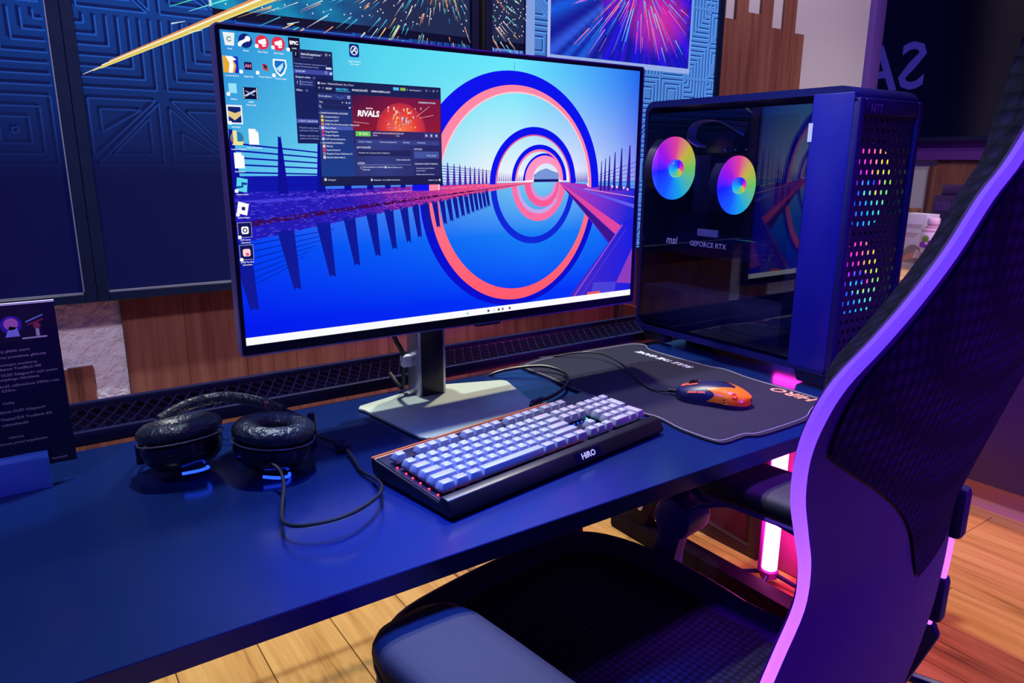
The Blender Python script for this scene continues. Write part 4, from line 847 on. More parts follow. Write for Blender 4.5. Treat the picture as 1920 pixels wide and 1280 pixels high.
# ------------------------------------------------------------------ price sign in its holder, left
SO = (-.10, 1.13, 0)
sg = thing('sign_card', 'black printed information card standing in a holder at the left', 'sign', SO)
m = M(); m.box(-.16 - .04, .139, .004, .0075, .028, .256); m.build('card', mat('card_black', S(4, 4, 48), .4), sg)
m = M(); m.box(-.16 - .04, .1392, .0035, .008, .254, .2565); m.build('card_edge', K_white, sg)
A = Art(lambda x, y, l: (x - SO[0], .0039 - l * 5e-5, y))
A.rect(-.055, .205, .022, .252, S(8, 6, 44), 1)
A.disc(-.012, .228, .012, S(60, 30, 170), 2); A.disc(-.012, .229, .008, S(200, 120, 190), 3); A.poly([(-.020, .212), (-.004, .212), (-.006, .224), (-.014, .226)], S(150, 160, 235), 3)
A.line(.004, .230, .024, .238, .002, S(120, 150, 210), 2); A.line(.006, .226, .024, .232, .002, S(150, 40, 80), 2); A.disc(.016, .224, .004, S(150, 50, 80), 2); A.rect(.014, .210, .018, .220, S(190, 190, 190), 2); A.line(-.002, .2085, .026, .2085, .002, S(200, 200, 205), 2)
INK = S(150, 140, 165)
for y, t, e in ((.192, 'Odkryj głębię czerni', .0), (.184, 'kontrast oraz prawdziwie głęboką', .017), (.174, 'na najnowszym monitorze', .006), (.168, 'z certyfikatem TrueBlack 400', .010), (.160, 'w technologii OLED Safeguard+ czyli system', .028), (.154, 'specjalnego chłodzenia', .006), (.145, 'prędkość odświeżania 240Hz i czas', .028), (.139, '0,03ms.', -.022), (.122, 'Cechy', -.026), (.110, 'technologia chłodzenia OLED Safeguard+', .008), (.100, 'wyświetlacz DisplayHDR TrueBlack 400', .014), (.092, 'częstotliwość', -.014), (.074, 'matryca', -.022), (.066, 'ochrona przed wypaleniem', .004), (.046, 'złącza (2 x HDMI 2.1)', -.004), (.040, 'DisplayPort', -.012), (.034, 'z czystymi barwami', .024)):
    wd = twidth(t, .0052); A.text(e + .004 - wd, y, t, .0052, INK, 2, .008, 1)
A.build('printing', K_print, sg)
m = M(); m.prism([(-.008, 0), (-.0135, .0), (-.010, .044), (-.004, .049), (.014, .049), (.016, .0)], 'yz', -.19, .106); m.build('holder', mat('holder_blue', S(40, 84, 190), .4), sg, bevel=.001)['label'] = 'pale blue block holding the card'

# ------------------------------------------------------------------ computer tower
CO = (1.40, 1.04, 0)
pc = thing('computer_tower', 'black computer tower with glass side and rainbow fans at the desk end', 'computer', CO)
cx0, cx1, cy0, cy1, cz0, cz1 = 1.287, 1.508, .772, 1.305, .030, .576
K_case = mat('case_black', S(6, 6, 84), .42, .1)
def P_(mb, name, m, parent=pc, **k): return shift(mb, CO).build(name, m, parent, **k)
def arc(cx, cz, r, a0, a1, n=6): return [(cx + r * math.cos(math.radians(a0 + (a1 - a0) * k / n)), cz + r * math.sin(math.radians(a0 + (a1 - a0) * k / n))) for k in range(n + 1)]
o_ = [(cy0 + .004, cz0)] + arc(cy1 - .026, cz0 + .026, .026, -90, 0) + arc(cy1 - .026, cz1 - .026, .026, 0, 90) + arc(cy0 + .034, cz1 - .034, .034, 90, 170)
i_ = arc(cy0 + .034, cz1 - .034, .020, 170, 90) + arc(cy1 - .026, cz1 - .030, .016, 90, 0) + arc(cy1 - .026, cz0 + .028, .016, 0, -90) + [(cy0 + .004, cz0 + .012)]
m = M(); m.prism(o_ + i_, 'yz', cx0, cx1); P_(m, 'case_frame', K_case, smooth=True, ang=35)
m = M(); m.prism(rrect(cy0 + .005, cz0 + .005, cy1 - .005, cz1 - .005, .024, 4), 'yz', cx1 - .006, cx1 + .001); P_(m, 'side_panel', K_case)
gy0, gy1, gz0, gz1 = .862, 1.292, .052, .548
m = M(); m.box(cx0 - .0012, cx0 + .006, cy0 + .006, gy0 - .001, cz0 + .008, cz1 - .012); P_(m, 'side_column', mat('side_column', S(6, 5, 128), .4), bevel=.002)
m = M(); m.box(cx0 - .001, cx0 + .003, gy0, gy1, gz0, gz1); P_(m, 'glass_pane', K_glass)
m = M(); m.box(cx0 + .004, cx0 + .007, gy0, gy0 + .028, gz0, gz1); m.box(cx0 + .004, cx0 + .007, gy0 + .028, gy1, gz0, gz0 + .012); m.box(cx0 + .004, cx0 + .007, gy0 + .028, gy1, gz1 - .016, gz1); P_(m, 'glass_border', K_gloss)
m = M(); m.box(cx0 - .0018, cx0 - .0008, gy0 - .006, gy0 + .003, .478, .512); P_(m, 'seal_sticker', K_white)
for x in (cx0 + .012, cx1 - .045):
    for a, b in ((cy0 + .002, cy0 + .085), (cy1 - .09, cy1 - .01)):
        m = M(); m.prism([(a, 0.0038), (b - .012, 0.0038), (b, cz0 + .004), (a, cz0 + .004)], 'yz', x, x + .03); P_(m, 'foot', K_matte, bevel=.003)
m = M(); m.box(cx0 + .075, cx0 + .085, cy0 + .075, cy0 + .17, .024, .029); P_(m, 'added_glow_strip', K_pinkl)  # added glowing strip, gives the magenta light under the case
m = M(); m.box(1.478, 1.484, .84, 1.295, .145, .555); P_(m, 'motherboard_tray', mat('tray', S(14, 14, 52), .5))
m = M(); m.box(1.468, 1.478, .93, 1.285, .20, .53); mbd = P_(m, 'motherboard', mat('pcb', S(24, 18, 50), .45, .1), bevel=.001)
for y0, y1, z0, z1, d in ((1.16, 1.27, .46, .51, .03), (1.22, 1.28, .33, .44, .028), (.98, 1.06, .36, .50, .006), (1.0, 1.15, .22, .235, .01)):
    m = M(); m.box(1.468 - d, 1.468, y0, y1, z0, z1); P_(m, 'heat_sink', K_metal, mbd, bevel=.003)
for y in (.985, 1.0, 1.015, 1.03):
    m = M(); m.box(1.43, 1.468, y, y + .006, .345, .485); P_(m, 'memory_stick', mat('memory', S(60, 60, 90), .3, .5), mbd, bevel=.001)
m = M(); m.box(1.30, 1.478, .80, 1.295, .045, .143); P_(m, 'power_supply_shroud', K_matte, bevel=.003)
g = M(); g.box(1.335, 1.468, .965, 1.290, .222, .272); gp = P_(g, 'graphics_card', K_gloss, bevel=.005)
def side_text(t, size, y, z, x, m_, name, par, bold=.02, sh=0.0):
    vs, fs = text2d(t, size, bold, sh); mm = M(); mm.add([(x, y - a, z + b) for a, b in vs], fs); P_(mm, name, m_, par)
K_sil = mat('print_silver', S(160, 160, 200), .4, emit=S(150, 150, 205), es=.35)
side_text('msi', .026, 1.262, .246, 1.3345, K_sil, 'lettering', gp, .02, .25); side_text('GEFORCE RTX', .0165, 1.185, .247, 1.3345, K_sil, 'lettering', gp, .01)
m = M(); m.box(1.330, 1.335, 1.10, 1.16, .272, .288); P_(m, 'label_strip', mat('label_grey', S(130, 125, 165), .5), gp)
K_slot = weave('slot_mesh', S(10, 8, 30), S(225, 100, 60), (300, 300, 300), .6, .001)
for k in range(4):
    m = M(); m.box(1.375, 1.455, 1.288, 1.291, .255 - .024 * k + (.06 if k == 0 else 0), .264 - .024 * k + (.06 if k == 0 else 0)); P_(m, 'slot_cover', K_slot)
for k in range(3):
    m = M(); m.lathe([(0, 0), (.0035, 0), (.003, .003), (0, .004)], (1.436, 1.18 - .03 * k, .468), 'x', 10); m.v = [(2 * 1.436 - x, y, z) for x, y, z in m.v]; P_(m, 'screw', K_silver, mbd)
# fans: frame with light ring, hub and separate blades
R_hub = rainbow('fan_hub_light', 1.8, -.05); R_bl = rainbow('fan_blade_light', .8, -.05, (.016, .066, .07)); R_ring = rainbow('fan_ring_light', 1.6, -.32)
def fan(c, r, name, ring=False, nbl=9, depth=.022):
    f = M(); n = 40
    f.lathe([(r + .001, -depth / 2), (r + .006, -depth / 2), (r + .006, depth / 2), (r + .001, depth / 2), (r + .001, -depth / 2)], (0, 0, 0), 'y', n)
    fo = f.build(name, K_matte, pc, smooth=True, ang=35, loc=(c[0] - CO[0], c[1] - CO[1], c[2] - CO[2]))
    h = M(); rh_ = r * .30; h.lathe([(rh_ * .45, -.026), (rh_ * .9, -.026), (rh_, -.022), (rh_, .008), (.001, .008)], (0, 0, 0), 'y', 28); h.build('hub', R_hub, fo, smooth=True, ang=35)
    d = M(); d.lathe([(0, -.0245), (rh_ * .46, -.0245), (rh_ * .46, -.022), (0, -.022)], (0, 0, 0), 'y', 24); d.build('hub_cap', rainbow('fan_cap', .55, .3) if 'fan_cap' not in MATS else MATS['fan_cap'], fo)
    for k in range(nbl):
        a0 = 2 * math.pi * k / nbl; bl = M(); rings = []
        for q in range(6):
            rr = rh_ + (r * .97 - rh_) * q / 5; sw = .35 * (q / 5); span = 2 * math.pi / nbl * .94
            ring = []
            for s_, dy in ((0, -.008), (.33, -.002), (.66, .004), (1, .009)):
                a = a0 + sw + span * s_; ring.append((rr * math.cos(a), dy, rr * math.sin(a)))
            for s_, dy in ((1, .0105), (.66, .0055), (.33, -.0005), (0, -.0065)):
                a = a0 + sw + span * s_; ring.append((rr * math.cos(a), dy, rr * math.sin(a)))
            rings.append(ring)
        bl.loft(rings); bl.build('blade', R_bl, fo, smooth=True, ang=50)
    if ring:
        g2 = M(); g2.lathe([(r * .84, -.014), (r + .004, -.014), (r + .004, -.011), (r * .84, -.011)], (0, 0, 0), 'y', 40); g2.build('light_ring', R_ring, fo)
fan((1.347, 1.272, .424), .070, 'rear_fan'); fan((1.387, 1.115, .388), .062, 'cooler_fan')
m = M(); m.box(1.33, 1.465, 1.135, 1.18, .325, .455); P_(m, 'cooler_fins', mat('fins', S(30, 34, 66), .35, .6), bevel=.002)
fan((1.405, .815, .395), .078, 'front_fan', True); fan((1.405, .815, .205), .078, 'front_fan', True)
# white sleeved cables
K_slv = mat('sleeve_white', S(190, 185, 225), .55)
for k in range(12):
    z = .405 - .0062 * k; m = M(); m.tube(crom([(1.462, 1.005, z + .004), (1.452, .985, z), (1.448, .95, z - .006), (1.455, .93, z - .012 - .001 * k), (1.478, .915, z - .02)], 4), .0022, 6); P_(m, 'sleeved_wire', K_slv, smooth=True)
for k in range(8):
    m = M(); e = k * .004; m.tube(crom([(1.40 + e, 1.235, .475), (1.39 + e, 1.262, .495), (1.395 + e, 1.25, .53), (1.42 + e, 1.20, .535), (1.445 + e * .5, 1.14, .50 + e)], 4), .0018, 6); P_(m, 'sleeved_wire', K_slv, smooth=True)
# front face
m = M(); fy0, fy1 = cy0 - .006, cy0 + .012
m.box(cx0, cx0 + .020, fy0, fy1, cz0, cz1 - .022); m.box(cx1 - .016, cx1, fy0, fy1, cz0, cz1 - .022); m.box(cx0 + .020, cx1 - .016, fy0, fy1, cz0, cz0 + .02); m.box(cx0 + .020, cx1 - .016, fy0, fy1, cz1 - .052, cz1 - .022)
P_(m, 'front_frame', K_case, bevel=.004)
hx0, hx1, hz0, hz1 = cx0 + .0185, cx1 - .0145, cz0 + .018, cz1 - .048; pxp, pzp = .0195, .0186
m = M(); nz = int((hz1 - hz0) / pzp); hy = cy0 + .001
def cell(xa, xb, za, zb):
    xm, zm = (xa + xb) / 2, (za + zb) / 2; hw, hh = .0042, .0058
    q = [(xa, za), (xb, za), (xb, zb), (xa, zb), (xm, zm + hh), (xm + hw, zm + hh * .5), (xm + hw, zm - hh * .5), (xm, zm - hh), (xm - hw, zm - hh * .5), (xm - hw, zm + hh * .5)]
    vs = [(x, hy, z) for x, z in q] + [(x, hy + .0016, z) for x, z in q[4:]]
    fs = [(3, 2, 4), (2, 5, 4), (2, 1, 6, 5), (1, 7, 6), (0, 7, 1), (0, 8, 7), (0, 3, 9, 8), (3, 4, 9)] + [(4 + k, 4 + (k + 1) % 6, 10 + (k + 1) % 6, 10 + k) for k in range(6)]
    m.add(vs, fs)
def flat(xa, xb, za, zb): m.add([(xa, hy, za), (xb, hy, za), (xb, hy, zb), (xa, hy, zb)], [(0, 1, 2, 3)])
for j in range(nz):
    za, zb = hz0 + (hz1 - hz0) * j / nz, hz0 + (hz1 - hz0) * (j + 1) / nz; x = hx0 + (pxp / 2 if j % 2 else 0) + .002
    flat(hx0, x, za, zb)
    while x + pxp <= hx1: cell(x, x + pxp, za, zb); x += pxp
    flat(x, hx1, za, zb)
P_(m, 'front_mesh', K_matte)
vs, fs = text2d('NTT', .020, .02); m = M(); m.add([(1.322 + x, fy0 - .0006, .530 + y) for x, y in vs], fs); P_(m, 'front_lettering', mat('dull_print', S(110, 80, 150), .5))
m = M(); m.lathe([(0, 0), (.006, 0), (.006, .004), (0, .004)], (1.40, .83, cz1 - .001), 'z', 14); P_(m, 'power_button', K_matte)

# thin lead hanging behind the desk end
tc_ = thing('thin_lead', 'thin dark lead rising from the tray beside the tower', 'cable', (1.225, 1.306, .0))
m = M(); m.tube(crom([(1.222, 1.312, .12), (1.224, 1.310, .06), (1.226, 1.308, .0), (1.23, 1.315, -.03)], 5), .0016, 6); shift(m, (1.225, 1.306, 0)).build('cord', K_rubber, tc_, smooth=True)

# ------------------------------------------------------------------ floor tube lamp
LO = (1.665, 1.105, FZ)
lp = thing('tube_lamp', 'glowing pink tube lamp on a small tripod under the desk', 'lamp', LO)
m = M(); m.lathe([(0, 0), (.021, 0), (.021, .395), (0, .395)], (0, 0, .055), 'z', 20); m.build('tube', mat('tube_glow', (1, .5, .9, 1), .4, emit=(1, .14, .62, 1), es=9), lp, smooth=True, ang=40)
m = M(); m.box(-.005, .005, -.014, .014, .045, .46); a_l = math.atan2(.83, -.55); m.v = [(x * math.cos(a_l) - y * math.sin(a_l) - .55 * .027, x * math.sin(a_l) + y * math.cos(a_l) + .83 * .027, z) for x, y, z in m.v]; m.build('tube_back', mat('lamp_plastic', S(120, 30, 120), .4), lp, bevel=.003)
m = M(); m.lathe([(0, 0), (.025, 0), (.026, .02), (.016, .026), (0, .026)], (0, 0, .030), 'z', 18); m.build('tube_socket', MATS['lamp_plastic'], lp, smooth=True, ang=40)
for a in (121, 199, 287):
    m = M(); c, s_ = math.cos(math.radians(a)), math.sin(math.radians(a)); m.tube([(0, 0, .046), (.09 * c, .09 * s_, .022), (.17 * c, .17 * s_, .006)], [.007, .006, .0055], 8); m.build('tripod_leg', K_black, lp, smooth=True)
lt = bpy.data.lights.new('tube_glow', 'POINT'); lt.energy = 4; lt.color = (1, .06, .55); lt.shadow_soft_size = .05
lo_ = bpy.data.objects.new('tube_glow', lt); COL.objects.link(lo_); lo_.location = (LO[0] - .06, LO[1] - .07, FZ + .22)

# low partition closing the far end of the desk
so = thing('partition_screen', 'dark maroon partition with a mesh field standing behind the tube lamp', 'partition', (1.76, 1.1, FZ))
K_mar = weave('maroon_mesh', S(96, 26, 44), S(52, 14, 34), (160, 160, 160), .8, .001); K_rim = mat('maroon_rim', S(44, 12, 30), .5); K_mag = mat('magenta_lit_panel', S(150, 40, 110), .5)  # solid field's magenta is the lamp's light put into its colour
M().box(0, .015, .14, .75, .03, .69).build('mesh_field', K_mar, so)
m = M(); m.ribbon(crom([(0, .12, .012), (-.004, .25, .022), (-.008, .40, .034), (-.008, .75, .040)], 5), (.014, 0, 0), (0, 0, .022)); m.build('bottom_rail', K_rim, so, bevel=.004)
M().box(-.016, .02, .105, .142, 0, .70).build('post', K_rim, so, bevel=.004)
M().box(0, .015, -.13, .105, .004, .69).build('solid_field', K_mag, so, bevel=.002)
M().box(-.012, .022, -.16, -.13, 0, .70).build('post', K_rim, so, bevel=.004); M().box(-.012, .022, .75, .78, 0, .70).build('post', K_rim, so, bevel=.004)

# ------------------------------------------------------------------ shop counter on the right with its goods
K_cab = mat('cabinet_purple', S(58, 30, 92), .5); K_cabd = mat('cabinet_seam', S(20, 10, 40), .6)
cb_ = thing('counter_cabinet', 'dark purple cabinet row carrying the shop counter at the right', 'cabinet', (3.0, .2, FZ))
BO = (3.0, .2, FZ)
m = M(); m.box(2.68, 3.40, -1.6, 1.60, FZ + .10, .004); shift(m, BO).build('body', K_cabd, cb_)
m = M(); m.box(2.70, 3.40, -1.6, 1.60, FZ, FZ + .10); shift(m, BO).build('plinth', mat('plinth_pale', S(205, 150, 170), .6), cb_)
for k in range(8):
    y = -1.6 + .4 * k; m = M(); m.box(2.66, 2.68, y + .003, y + .397, FZ + .105, -.002); d_ = shift(m, BO).build('door', K_cab, cb_, bevel=.003)
    m = M(); m.box(2.645, 2.66, y + .35, y + .365, -.30, -.16); shift(m, BO).build('handle', K_metal, d_, bevel=.003)
ct = M(); ct.box(2.64, 3.46, -1.62, 1.62, .005, .030); co = tag(shift(ct, (3.05, 0, .005)).build('countertop', K_counter, None, bevel=.002, loc=(3.05, 0, .005)), 'light wooden countertop on the purple cabinets', 'countertop')
CT = .030
# leaflet box, speaker, bottle and small jar on the counter
def printbox(name, label, cat, x, y, w_, d_, h, rz, m_, arts):
    t = thing(name, label, cat, (x, y, CT), rz)
    M().box(-d_ / 2, d_ / 2, -w_ / 2, w_ / 2, 0, h).build('carton', m_, t, bevel=.001)
    A = Art(lambda a, b, l: (-d_ / 2 - .0004 - l * 1e-4, w_ / 2 - a * w_, b * h)); arts(A); A.build('printing', K_print, t)
def leaf(A):
    for k in range(3):
        A.rect(.12, .80 - .03 * k - .003, .85, .80 - .03 * k + .006, S(190, 130, 120), 1); A.rect(.12, .64 - .03 * k - .003, .8 - .1 * k, .64 - .03 * k + .006, S(190, 130, 120), 1)
    A.ring((.68, .10), (.5, .36), (.0, .0), 0, 180, S(150, 140, 140), 1, 20) if False else A.poly([(.10, .10)] + [(.60 + .5 * math.cos(math.pi * (1 - k / 12)), .10 + .34 * math.sin(math.pi * k / 12)) for k in range(0, 9)] + [(.98, .10)], S(150, 142, 145), 1)
    A.poly([(.2, .12), (.55, .18), (.7, .34), (.6, .30), (.4, .26), (.22, .2)], S(215, 150, 130), 2); A.poly([(.6, .2), (.75, .36), (.95, .32), (.95, .2)], S(235, 225, 222), 2)
printbox('leaflet_box', 'white leaflet carton standing on the counter', 'box', 3.0, 1.475, .105, .07, .215, math.radians(-12), K_white, leaf)
sp_ = thing('speaker_box', 'dark purple boxed speaker standing on the counter behind the bottle', 'box', (3.16, 1.37, CT), math.radians(-8))
m = M(); m.prism([(-.115, 0), (.115, 0), (.105, .285), (-.105, .285)], 'yz', -.08, .08); m.build('body', mat('box_purple', S(52, 26, 84), .45), sp_, bevel=.004)
m = M(); m.box(-.06, .07, -.09, .09, .285, .325); m.build('lid', mat('box_purple_lid', S(60, 34, 96), .4), sp_, bevel=.005)
for k in range(7): m = M(); m.box(-.0825, -.080, .085 - .008 * k - .002, .085 - .008 * k + .002, .225, .262); m.build('vent_slot', K_sil if False else mat('vent', S(90, 60, 130), .5), sp_)
bt = thing('drink_bottle', 'clear drink bottle with white cap and berry label on the counter', 'bottle', (2.93, 1.392, CT))
m = M(); m.lathe([(0, 0), (.033, 0), (.036, .01), (.036, .05), (.030, .075), (.030, .09), (.037, .11), (.037, .155), (.022, .175), (.020, .182), (0, .182)], (0, 0, 0), 'z', 28); m.build('body', mat('bottle_clear', S(190, 150, 170), .15), bt, smooth=True, ang=40)
m = M(); m.lathe([(.0305, .072), (.0375, .108), (.0375, .152), (.030, .165)], (0, 0, 0), 'z', 28); m.f = m.f[:-2]; m.build('label', mat('label_white', S(225, 220, 225), .5), bt, smooth=True)
for yy, zz, rr, c in ((.012, .105, .012, S(120, 60, 160)), (-.006, .098, .010, S(100, 50, 150)), (.004, .128, .013, S(110, 160, 60)), (-.012, .115, .008, S(140, 70, 170))):
    m = M(); m.lathe([(0, -.002), (rr, -.001), (rr, .001), (0, .002)], (-.0375 + abs(yy) * .15, yy, zz), 'x', 12); m.build('fruit_print', mat('fruit_%d' % (zz * 1000), c, .5), bt)
m = M(); m.lathe([(0, .182), (.0215, .182), (.0225, .186), (.0225, .203), (.020, .206), (0, .206)], (0, 0, 0), 'z', 24); m.build('cap', mat('cap_white', S(235, 215, 225), .4), bt, smooth=True, ang=40)
fg = thing('small_figurine', 'small pale ornament at the counter corner beside the tower', 'ornament', (3.02, 1.575, CT))
m = M(); m.lathe([(0, 0), (.018, 0), (.022, .01), (.014, .03), (.018, .045), (.010, .06), (.013, .07), (.006, .085), (0, .088)], (0, 0, 0), 'z', 14); m.build('body', mat('ornament', S(190, 175, 150), .6, bump=(120, .8, .004)), fg, smooth=True)
ps = thing('brown_stand', 'narrow dark brown stand leaning behind the leaflet carton', 'stand', (3.25, 1.66, FZ))
m = M(); m.box(-.02, .02, -.05, .05, 0, .99); m.build('post', K_brown, ps, bevel=.003); m = M(); m.box(-.03, -.02, -.03, .0, .93, .95); m.build('clip', K_silver, ps, bevel=.002)
# wall_right: boards, purple strip, dark glass with mirrored sign
def rboard(y0, y1, z0, z1): M().box(RX - .014, RX, y0, y1 - .002, z0, z1).build('board', K_brown, wr, bevel=.0015, seg=1)
rboard(1.62, 1.80, -.2, .455); rboard(1.44, 1.62, -.2, .455); rboard(1.80, 1.835, -.2, .425); rboard(1.0, 1.2, -.2, .42); rboard(.8, 1.0, -.2, .42)
struct(M().box(RX - .03, RX, .0, 3.2, .455, .56).build('trim_2', mat('purple_strip', S(96, 40, 140), .6)))
gp_ = thing('dark_glass_sign', 'large dark glass panel with mirrored pale lettering at upper right', 'sign', (RX - .04, 1.6, .56))
m = M(); m.box(0, .03, -1.9, 1.6, 0, 1.6); m.build('glass_panel', mat('dark_glass', S(6, 6, 38), .25), gp_)
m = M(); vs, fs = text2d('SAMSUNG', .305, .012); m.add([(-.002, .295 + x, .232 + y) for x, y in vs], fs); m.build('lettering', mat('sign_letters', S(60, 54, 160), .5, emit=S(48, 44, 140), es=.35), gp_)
m = M(); m.box(-.02, .0, -1.9, 1.6, -.02, 0); m.build('bottom_rail', K_matte, gp_)

# ------------------------------------------------------------------ gaming chair
ch = thing('gaming_chair', 'dark gaming chair with a glowing violet edge light, pushed up to the desk', 'chair', (.655, .70, FZ), math.radians(8))
def C_(mb, name, m, parent=ch, **k): mb.v = [(x, y, z - FZ) for x, y, z in mb.v]; return mb.build(name, m, parent, **k)
# backrest profile: (z, half width, y of back edge, wing depth)
BR = [(-.30, .262, -.325, .012), (-.22, .275, -.338, .012), (-.14, .277, -.350, .010), (-.06, .262, -.358, .006), (.0, .240, -.363, .004), (.036, .220, -.366, .003), (.08, .203, -.372, .003), (.131, .227, -.383, .004), (.176, .262, -.393, .005), (.221, .297, -.403, .006), (.26, .316, -.412, .008), (.287, .317, -.419, .012), (.307, .300, -.423, .018), (.327, .262, -.428, .018), (.351, .220, -.433, .018), (.381, .185, -.440, .017), (.417, .157, -.448, .018), (.446, .125, -.455, .020), (.50, .105, -.468, .03), (.60, .115, -.490, .03), (.68, .105, -.505, .03), (.71, .07, -.511, .02)]
def dens(L, n=4):
    V = crom([(a, b, c) for a, b, c, d in L], n); D2 = crom([(d, 0, 0) for a, b, c, d in L], n); return [(v.x, v.y, v.z, d.x) for v, d in zip(V, D2)]
BRd = dens(BR, 4)
shell, cush = [], []
for z, w_b, y, wd in BRd:
    sh_, cu = [], []
    for k in range(15):
        s_ = -1 + 2 * k / 14; bulge = -.030 * (1 - s_ * s_) ; sh_.append((w_b * s_, y + bulge, z))
    for k in range(15):
        s_ = 1 - 2 * k / 14; a_ = abs(s_); wing = wd * max(0, 1 - ((a_ - .80) / .22) ** 2) if a_ > .58 else 0
        body = .014 * (1 - a_ ** 6); base_ = y + max(.006, body + wing) if a_ < .999 else y + .004
        cu.append((w_b * s_ * (1 if a_ < .999 else 1.0), base_, z + .0))
    shell.append(sh_ + [(w_b * .985, y + .008, z), (-w_b * .985, y + .008, z)]); cush.append([(w_b, y + .003, z)] + cu[1:-1] + [(-w_b, y + .003, z)])
m = M(); m.loft(shell); C_(m, 'back_shell', K_fabL, smooth=True, ang=60)
m = M(); m.loft(cush); C_(m, 'back_cushion', K_hex, smooth=True, ang=60)
# woven inlay on the rear shell, diamond shaped
m = M(); rows_ = []
for z, w_b, y, wd in BRd:
    if z < .02 or z > .44: continue
    lo_s = -.92 if z > .25 else -.92 + 1.0 * (.25 - z) / .23
    hi_s = .92 if z > .25 else .92 - .25 * (.25 - z) / .23
    rows_.append([(w_b * (lo_s + (hi_s - lo_s) * k / 10), y - .030 * (1 - (lo_s + (hi_s - lo_s) * k / 10) ** 2) - .0025, z) for k in range(11)])
m.loft(rows_, False, False); C_(m, 'woven_inlay', K_hex, smooth=True)
# edge light
em, t_, b_m = nt('edge_light'); N_, L_n = t_.nodes, t_.links
tc2 = N_.new('ShaderNodeTexCoord'); sp2 = N_.new('ShaderNodeSeparateXYZ'); L_n.new(tc2.outputs['Object'], sp2.inputs[0])
mr2 = N_.new('ShaderNodeMapRange'); mr2.inputs[1].default_value = .70; mr2.inputs[2].default_value = 1.06; L_n.new(sp2.outputs['Z'], mr2.inputs[0])
cr2 = N_.new('ShaderNodeValToRGB'); cr2.color_ramp.elements[0].color = (.42, .10, .85, 1); cr2.color_ramp.elements[1].color = (.06, .02, 1, 1); L_n.new(mr2.outputs[0], cr2.inputs[0])
L_n.new(cr2.outputs[0], b_m.inputs['Emission Color']); b_m.inputs['Emission Strength'].default_value = 2.4; b_m.inputs['Base Color'].default_value = S(90, 50, 200); b_m.inputs['Roughness'].default_value = .6; b_m.inputs['Specular IOR Level'].default_value = .05
for s_ in (-1, 1):
    pts = [(s_ * (w_b + .004), y - .001, z) for z, w_b, y, wd in BRd if z > -.20]
    m = M(); m.tube(pts, .0050, 8); C_(m, 'edge_light', em, smooth=True)['label'] = 'glowing violet light strip'
# seat
def ring_seat(s_, z, inset=0):
    P = []
    pts = [(-.235, -.26), (-.268, -.10), (-.285, .08), (-.262, .215), (-.20, .275), (-.08, .292), (.08, .292), (.20, .275), (.262, .215), (.285, .08), (.262, -.10), (.215, -.26)]
    return [(v.x * s_, (v.y - .01) * s_ + .01, z) for v in crom([(x, y, 0) for x, y in pts], 4, True)]
m = M(); m.loft([ring_seat(.90, -.395), ring_seat(.985, -.385), ring_seat(1.0, -.33), ring_seat(.99, -.282), ring_seat(.955, -.258), ring_seat(.90, -.248), ring_seat(.84, -.250), ring_seat(.72, -.268)]); C_(m, 'seat_cushion', K_fabL, smooth=True, ang=70)
m = M(); m.loft([ring_seat(.76, -.272), ring_seat(.745, -.262), ring_seat(.70, -.258), ring_seat(.5, -.262), ring_seat(.2, -.264)]); C_(m, 'seat_mesh_panel', K_mesh, smooth=True, ang=70)
m = M(); P = [(x * 1.0, y, -.292) for x, y, z in ring_seat(1.004, 0)]; m.tube(P, .003, 6, True); C_(m, 'seat_piping', mat('seat_piping', S(70, 30, 120), .3), smooth=True)
m = M(); m.box(.22, .285, -.235, -.215, -.262, -.25); C_(m, 'fabric_tag', mat('tag', S(60, 50, 130), .6))
m = M(); m.box(-.14, .14, -.16, .14, -.43, -.395); C_(m, 'tilt_plate', K_metal, bevel=.006)
m = M(); m.tube([(0, 0, -.43), (0, 0, -.62)], .03, 16); C_(m, 'gas_lift', K_metal, smooth=True)
for k in range(5):
    a = math.radians(20 + 72 * k); c, s_ = math.cos(a), math.sin(a)
    m = M(); m.tube([(0, 0, -.62), (.16 * c, .16 * s_, -.635), (.31 * c, .31 * s_, -.665)], [.034, .026, .018], 10); C_(m, 'base_arm', K_black, smooth=True)
    m = M(); m.lathe([(0, -.022), (.026, -.022), (.030, -.016), (.030, .016), (.026, .022), (0, .022)], (.31 * c, .31 * s_, -.708), 'x', 16); C_(m, 'caster', K_black, smooth=True, ang=40)
# recline hinges and lever
for s_ in (-1, 1):
    m = M(); m.prism([(-.36, -.20), (-.31, -.10), (-.28, -.18), (-.20, -.32), (-.20, -.38), (-.30, -.38)], 'yz', s_ * .285, s_ * .300); C_(m, 'recline_bracket', K_metal, bevel=.004)
    m = M(); m.lathe([(0, 0), (.045, 0), (.045, .012), (.036, .018), (0, .018)], (s_ * .30, -.285, -.27), 'x', 24)
    if s_ < 0: m.v = [(-.60 - x, y, z) for x, y, z in m.v]
    C_(m, 'hinge_cover', K_black, smooth=True, ang=40)
m = M(); m.tube(crom([(.315, -.25, -.30), (.33, -.30, -.31), (.335, -.40, -.30), (.33, -.44, -.29)], 4), [.008] * 13, 8); C_(m, 'recline_lever', K_black, smooth=True)
for x, y, z in ((.222, -.372, .02), (.278, -.352, -.135)):
    m = M(); m.box(x - .012, x + .012, y - .012, y + .014, z - .035, z + .035); C_(m, 'strap_buckle', K_matte, bevel=.008)
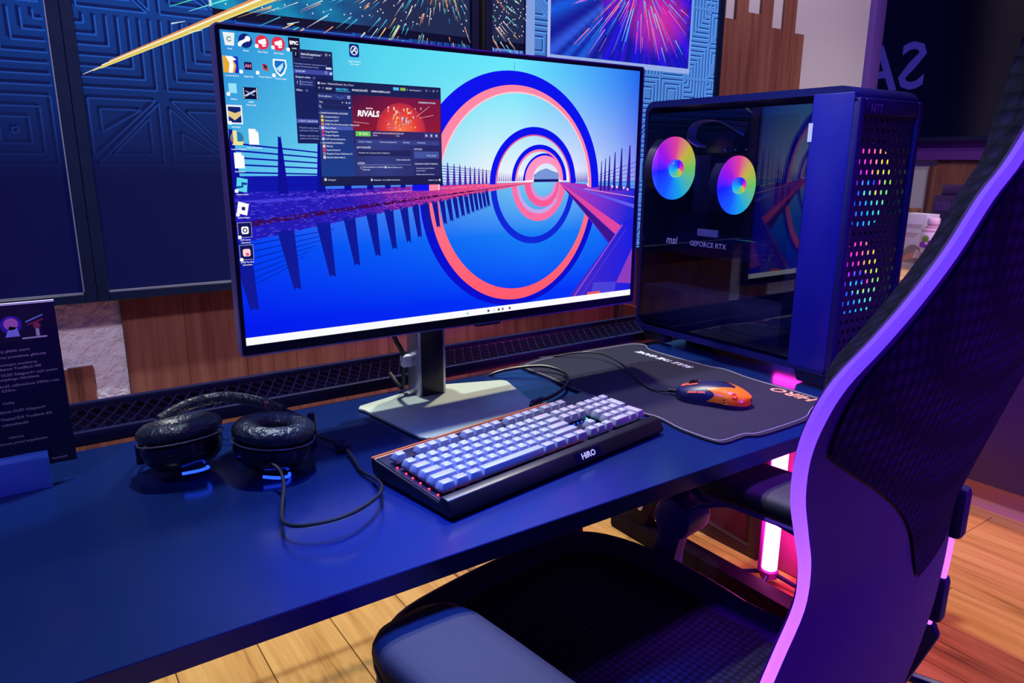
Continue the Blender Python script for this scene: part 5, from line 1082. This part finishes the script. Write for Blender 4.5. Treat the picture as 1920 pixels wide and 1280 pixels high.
# armrests
K_arm = mat('arm_plastic', S(72, 40, 165), .4)
for s_, ax, dy, dz, pz, cz in ((-1, -.335, 0.0, 0.0, 0.0, 0.0), (1, .305, .075, -.01, .012, .028)):
    ap = thing('armrest', None, None); del_ = ap; ap.parent = ch
    pad = M(); rings = []
    ys = [(.028, .25, .4), (.022, .60, .75), (.005, .86, .95), (-.03, 1, 1), (-.10, 1, 1), (-.20, .98, 1), (-.28, .92, .95), (-.31, .7, .7), (-.318, .3, .4)]
    for y, wf, hf in ys:
        rings.append([(ax + .066 * wf * sx_, y + dy * .3, -.082 + dz + pz + .022 * hf * sz_ - .012 * (1 - hf)) for sx_, sz_ in [(math.copysign(abs(math.cos(t)) ** .55, math.cos(t)), math.copysign(abs(math.sin(t)) ** .55, math.sin(t))) for t in [2 * math.pi * k / 20 for k in range(20)]]])
    pad.loft(rings); C_(pad, 'arm_pad', K_armp, ap, smooth=True, ang=60)
    sk = M(); sk.tube([(ax + .064 * math.copysign(1, c_) * min(1, abs(c_) * 3), y, z) for y, z, c_ in [(.020 + dy * .3, -.096 + dz + pz, -.05), (-.03 + dy * .3, -.100 + dz + pz, -1), (-.28 + dy * .3, -.100 + dz + pz, -1)]], .0035, 6); C_(sk, 'pad_seam', K_arm, ap, smooth=True)
    hb = M(); hx, hy_, hz = ax, dy + .0, -.175 + dz
    hb.lathe([(0, -.036), (.026, -.036), (.036, -.034), (.0385, -.030), (.0385, .030), (.036, .034), (0, .034)], (hx, hy_, hz), 'x', 32); C_(hb, 'pivot_hub', K_arm, ap, smooth=True, ang=35)
    hc = M(); hc.lathe([(0, -.0395), (.009, -.0395), (.011, -.0375), (.011, -.036), (0, -.036)], (hx, hy_, hz), 'x', 20); C_(hc, 'hub_cap', K_arm, ap, smooth=True)
    # curved carrier from the hub back under the pad, with three openings
    up = crom([(hx, hy_ + .02, hz + .030), (hx, hy_ - .03, hz + .062 + cz * .6), (hx, hy_ - .12, hz + .086 + cz), (hx, hy_ - .22, hz + .078 + cz), (hx, hy_ - .31, hz + .055 + cz)], 5)
    dn = crom([(hx, hy_ - .02, hz + .020), (hx, hy_ - .06, hz + .034 + cz * .5), (hx, hy_ - .13, hz + .044 + cz), (hx, hy_ - .22, hz + .034 + cz), (hx, hy_ - .31, hz + .008 + cz)], 5)
    for L_, r_ in ((up, .012), (dn, .010)):
        b = M(); b.ribbon(L_, (.026, 0, 0), (0, 0, r_ * .62)); C_(b, 'carrier_bar', K_arm, ap, bevel=.002)
    for i in (4, 9, 14, 19):
        b = M(); b.ribbon([up[i], dn[min(i + 1, 20)]], (.024, 0, 0), (0, .006, 0)); C_(b, 'carrier_web', K_arm, ap, bevel=.001)
    po = M(); po.ribbon(crom([(hx, hy_ + .01, hz - .02), (hx - s_ * .002, hy_ + .025, hz - .09), (hx - s_ * .01, hy_ + .015, hz - .16), (hx - s_ * .05, hy_ - .02, hz - .225), (hx - s_ * .13, hy_ - .03, hz - .235)], 5), (.016, 0, .004), (0, .024, 0)); C_(po, 'arm_post', K_arm, ap, bevel=.004)
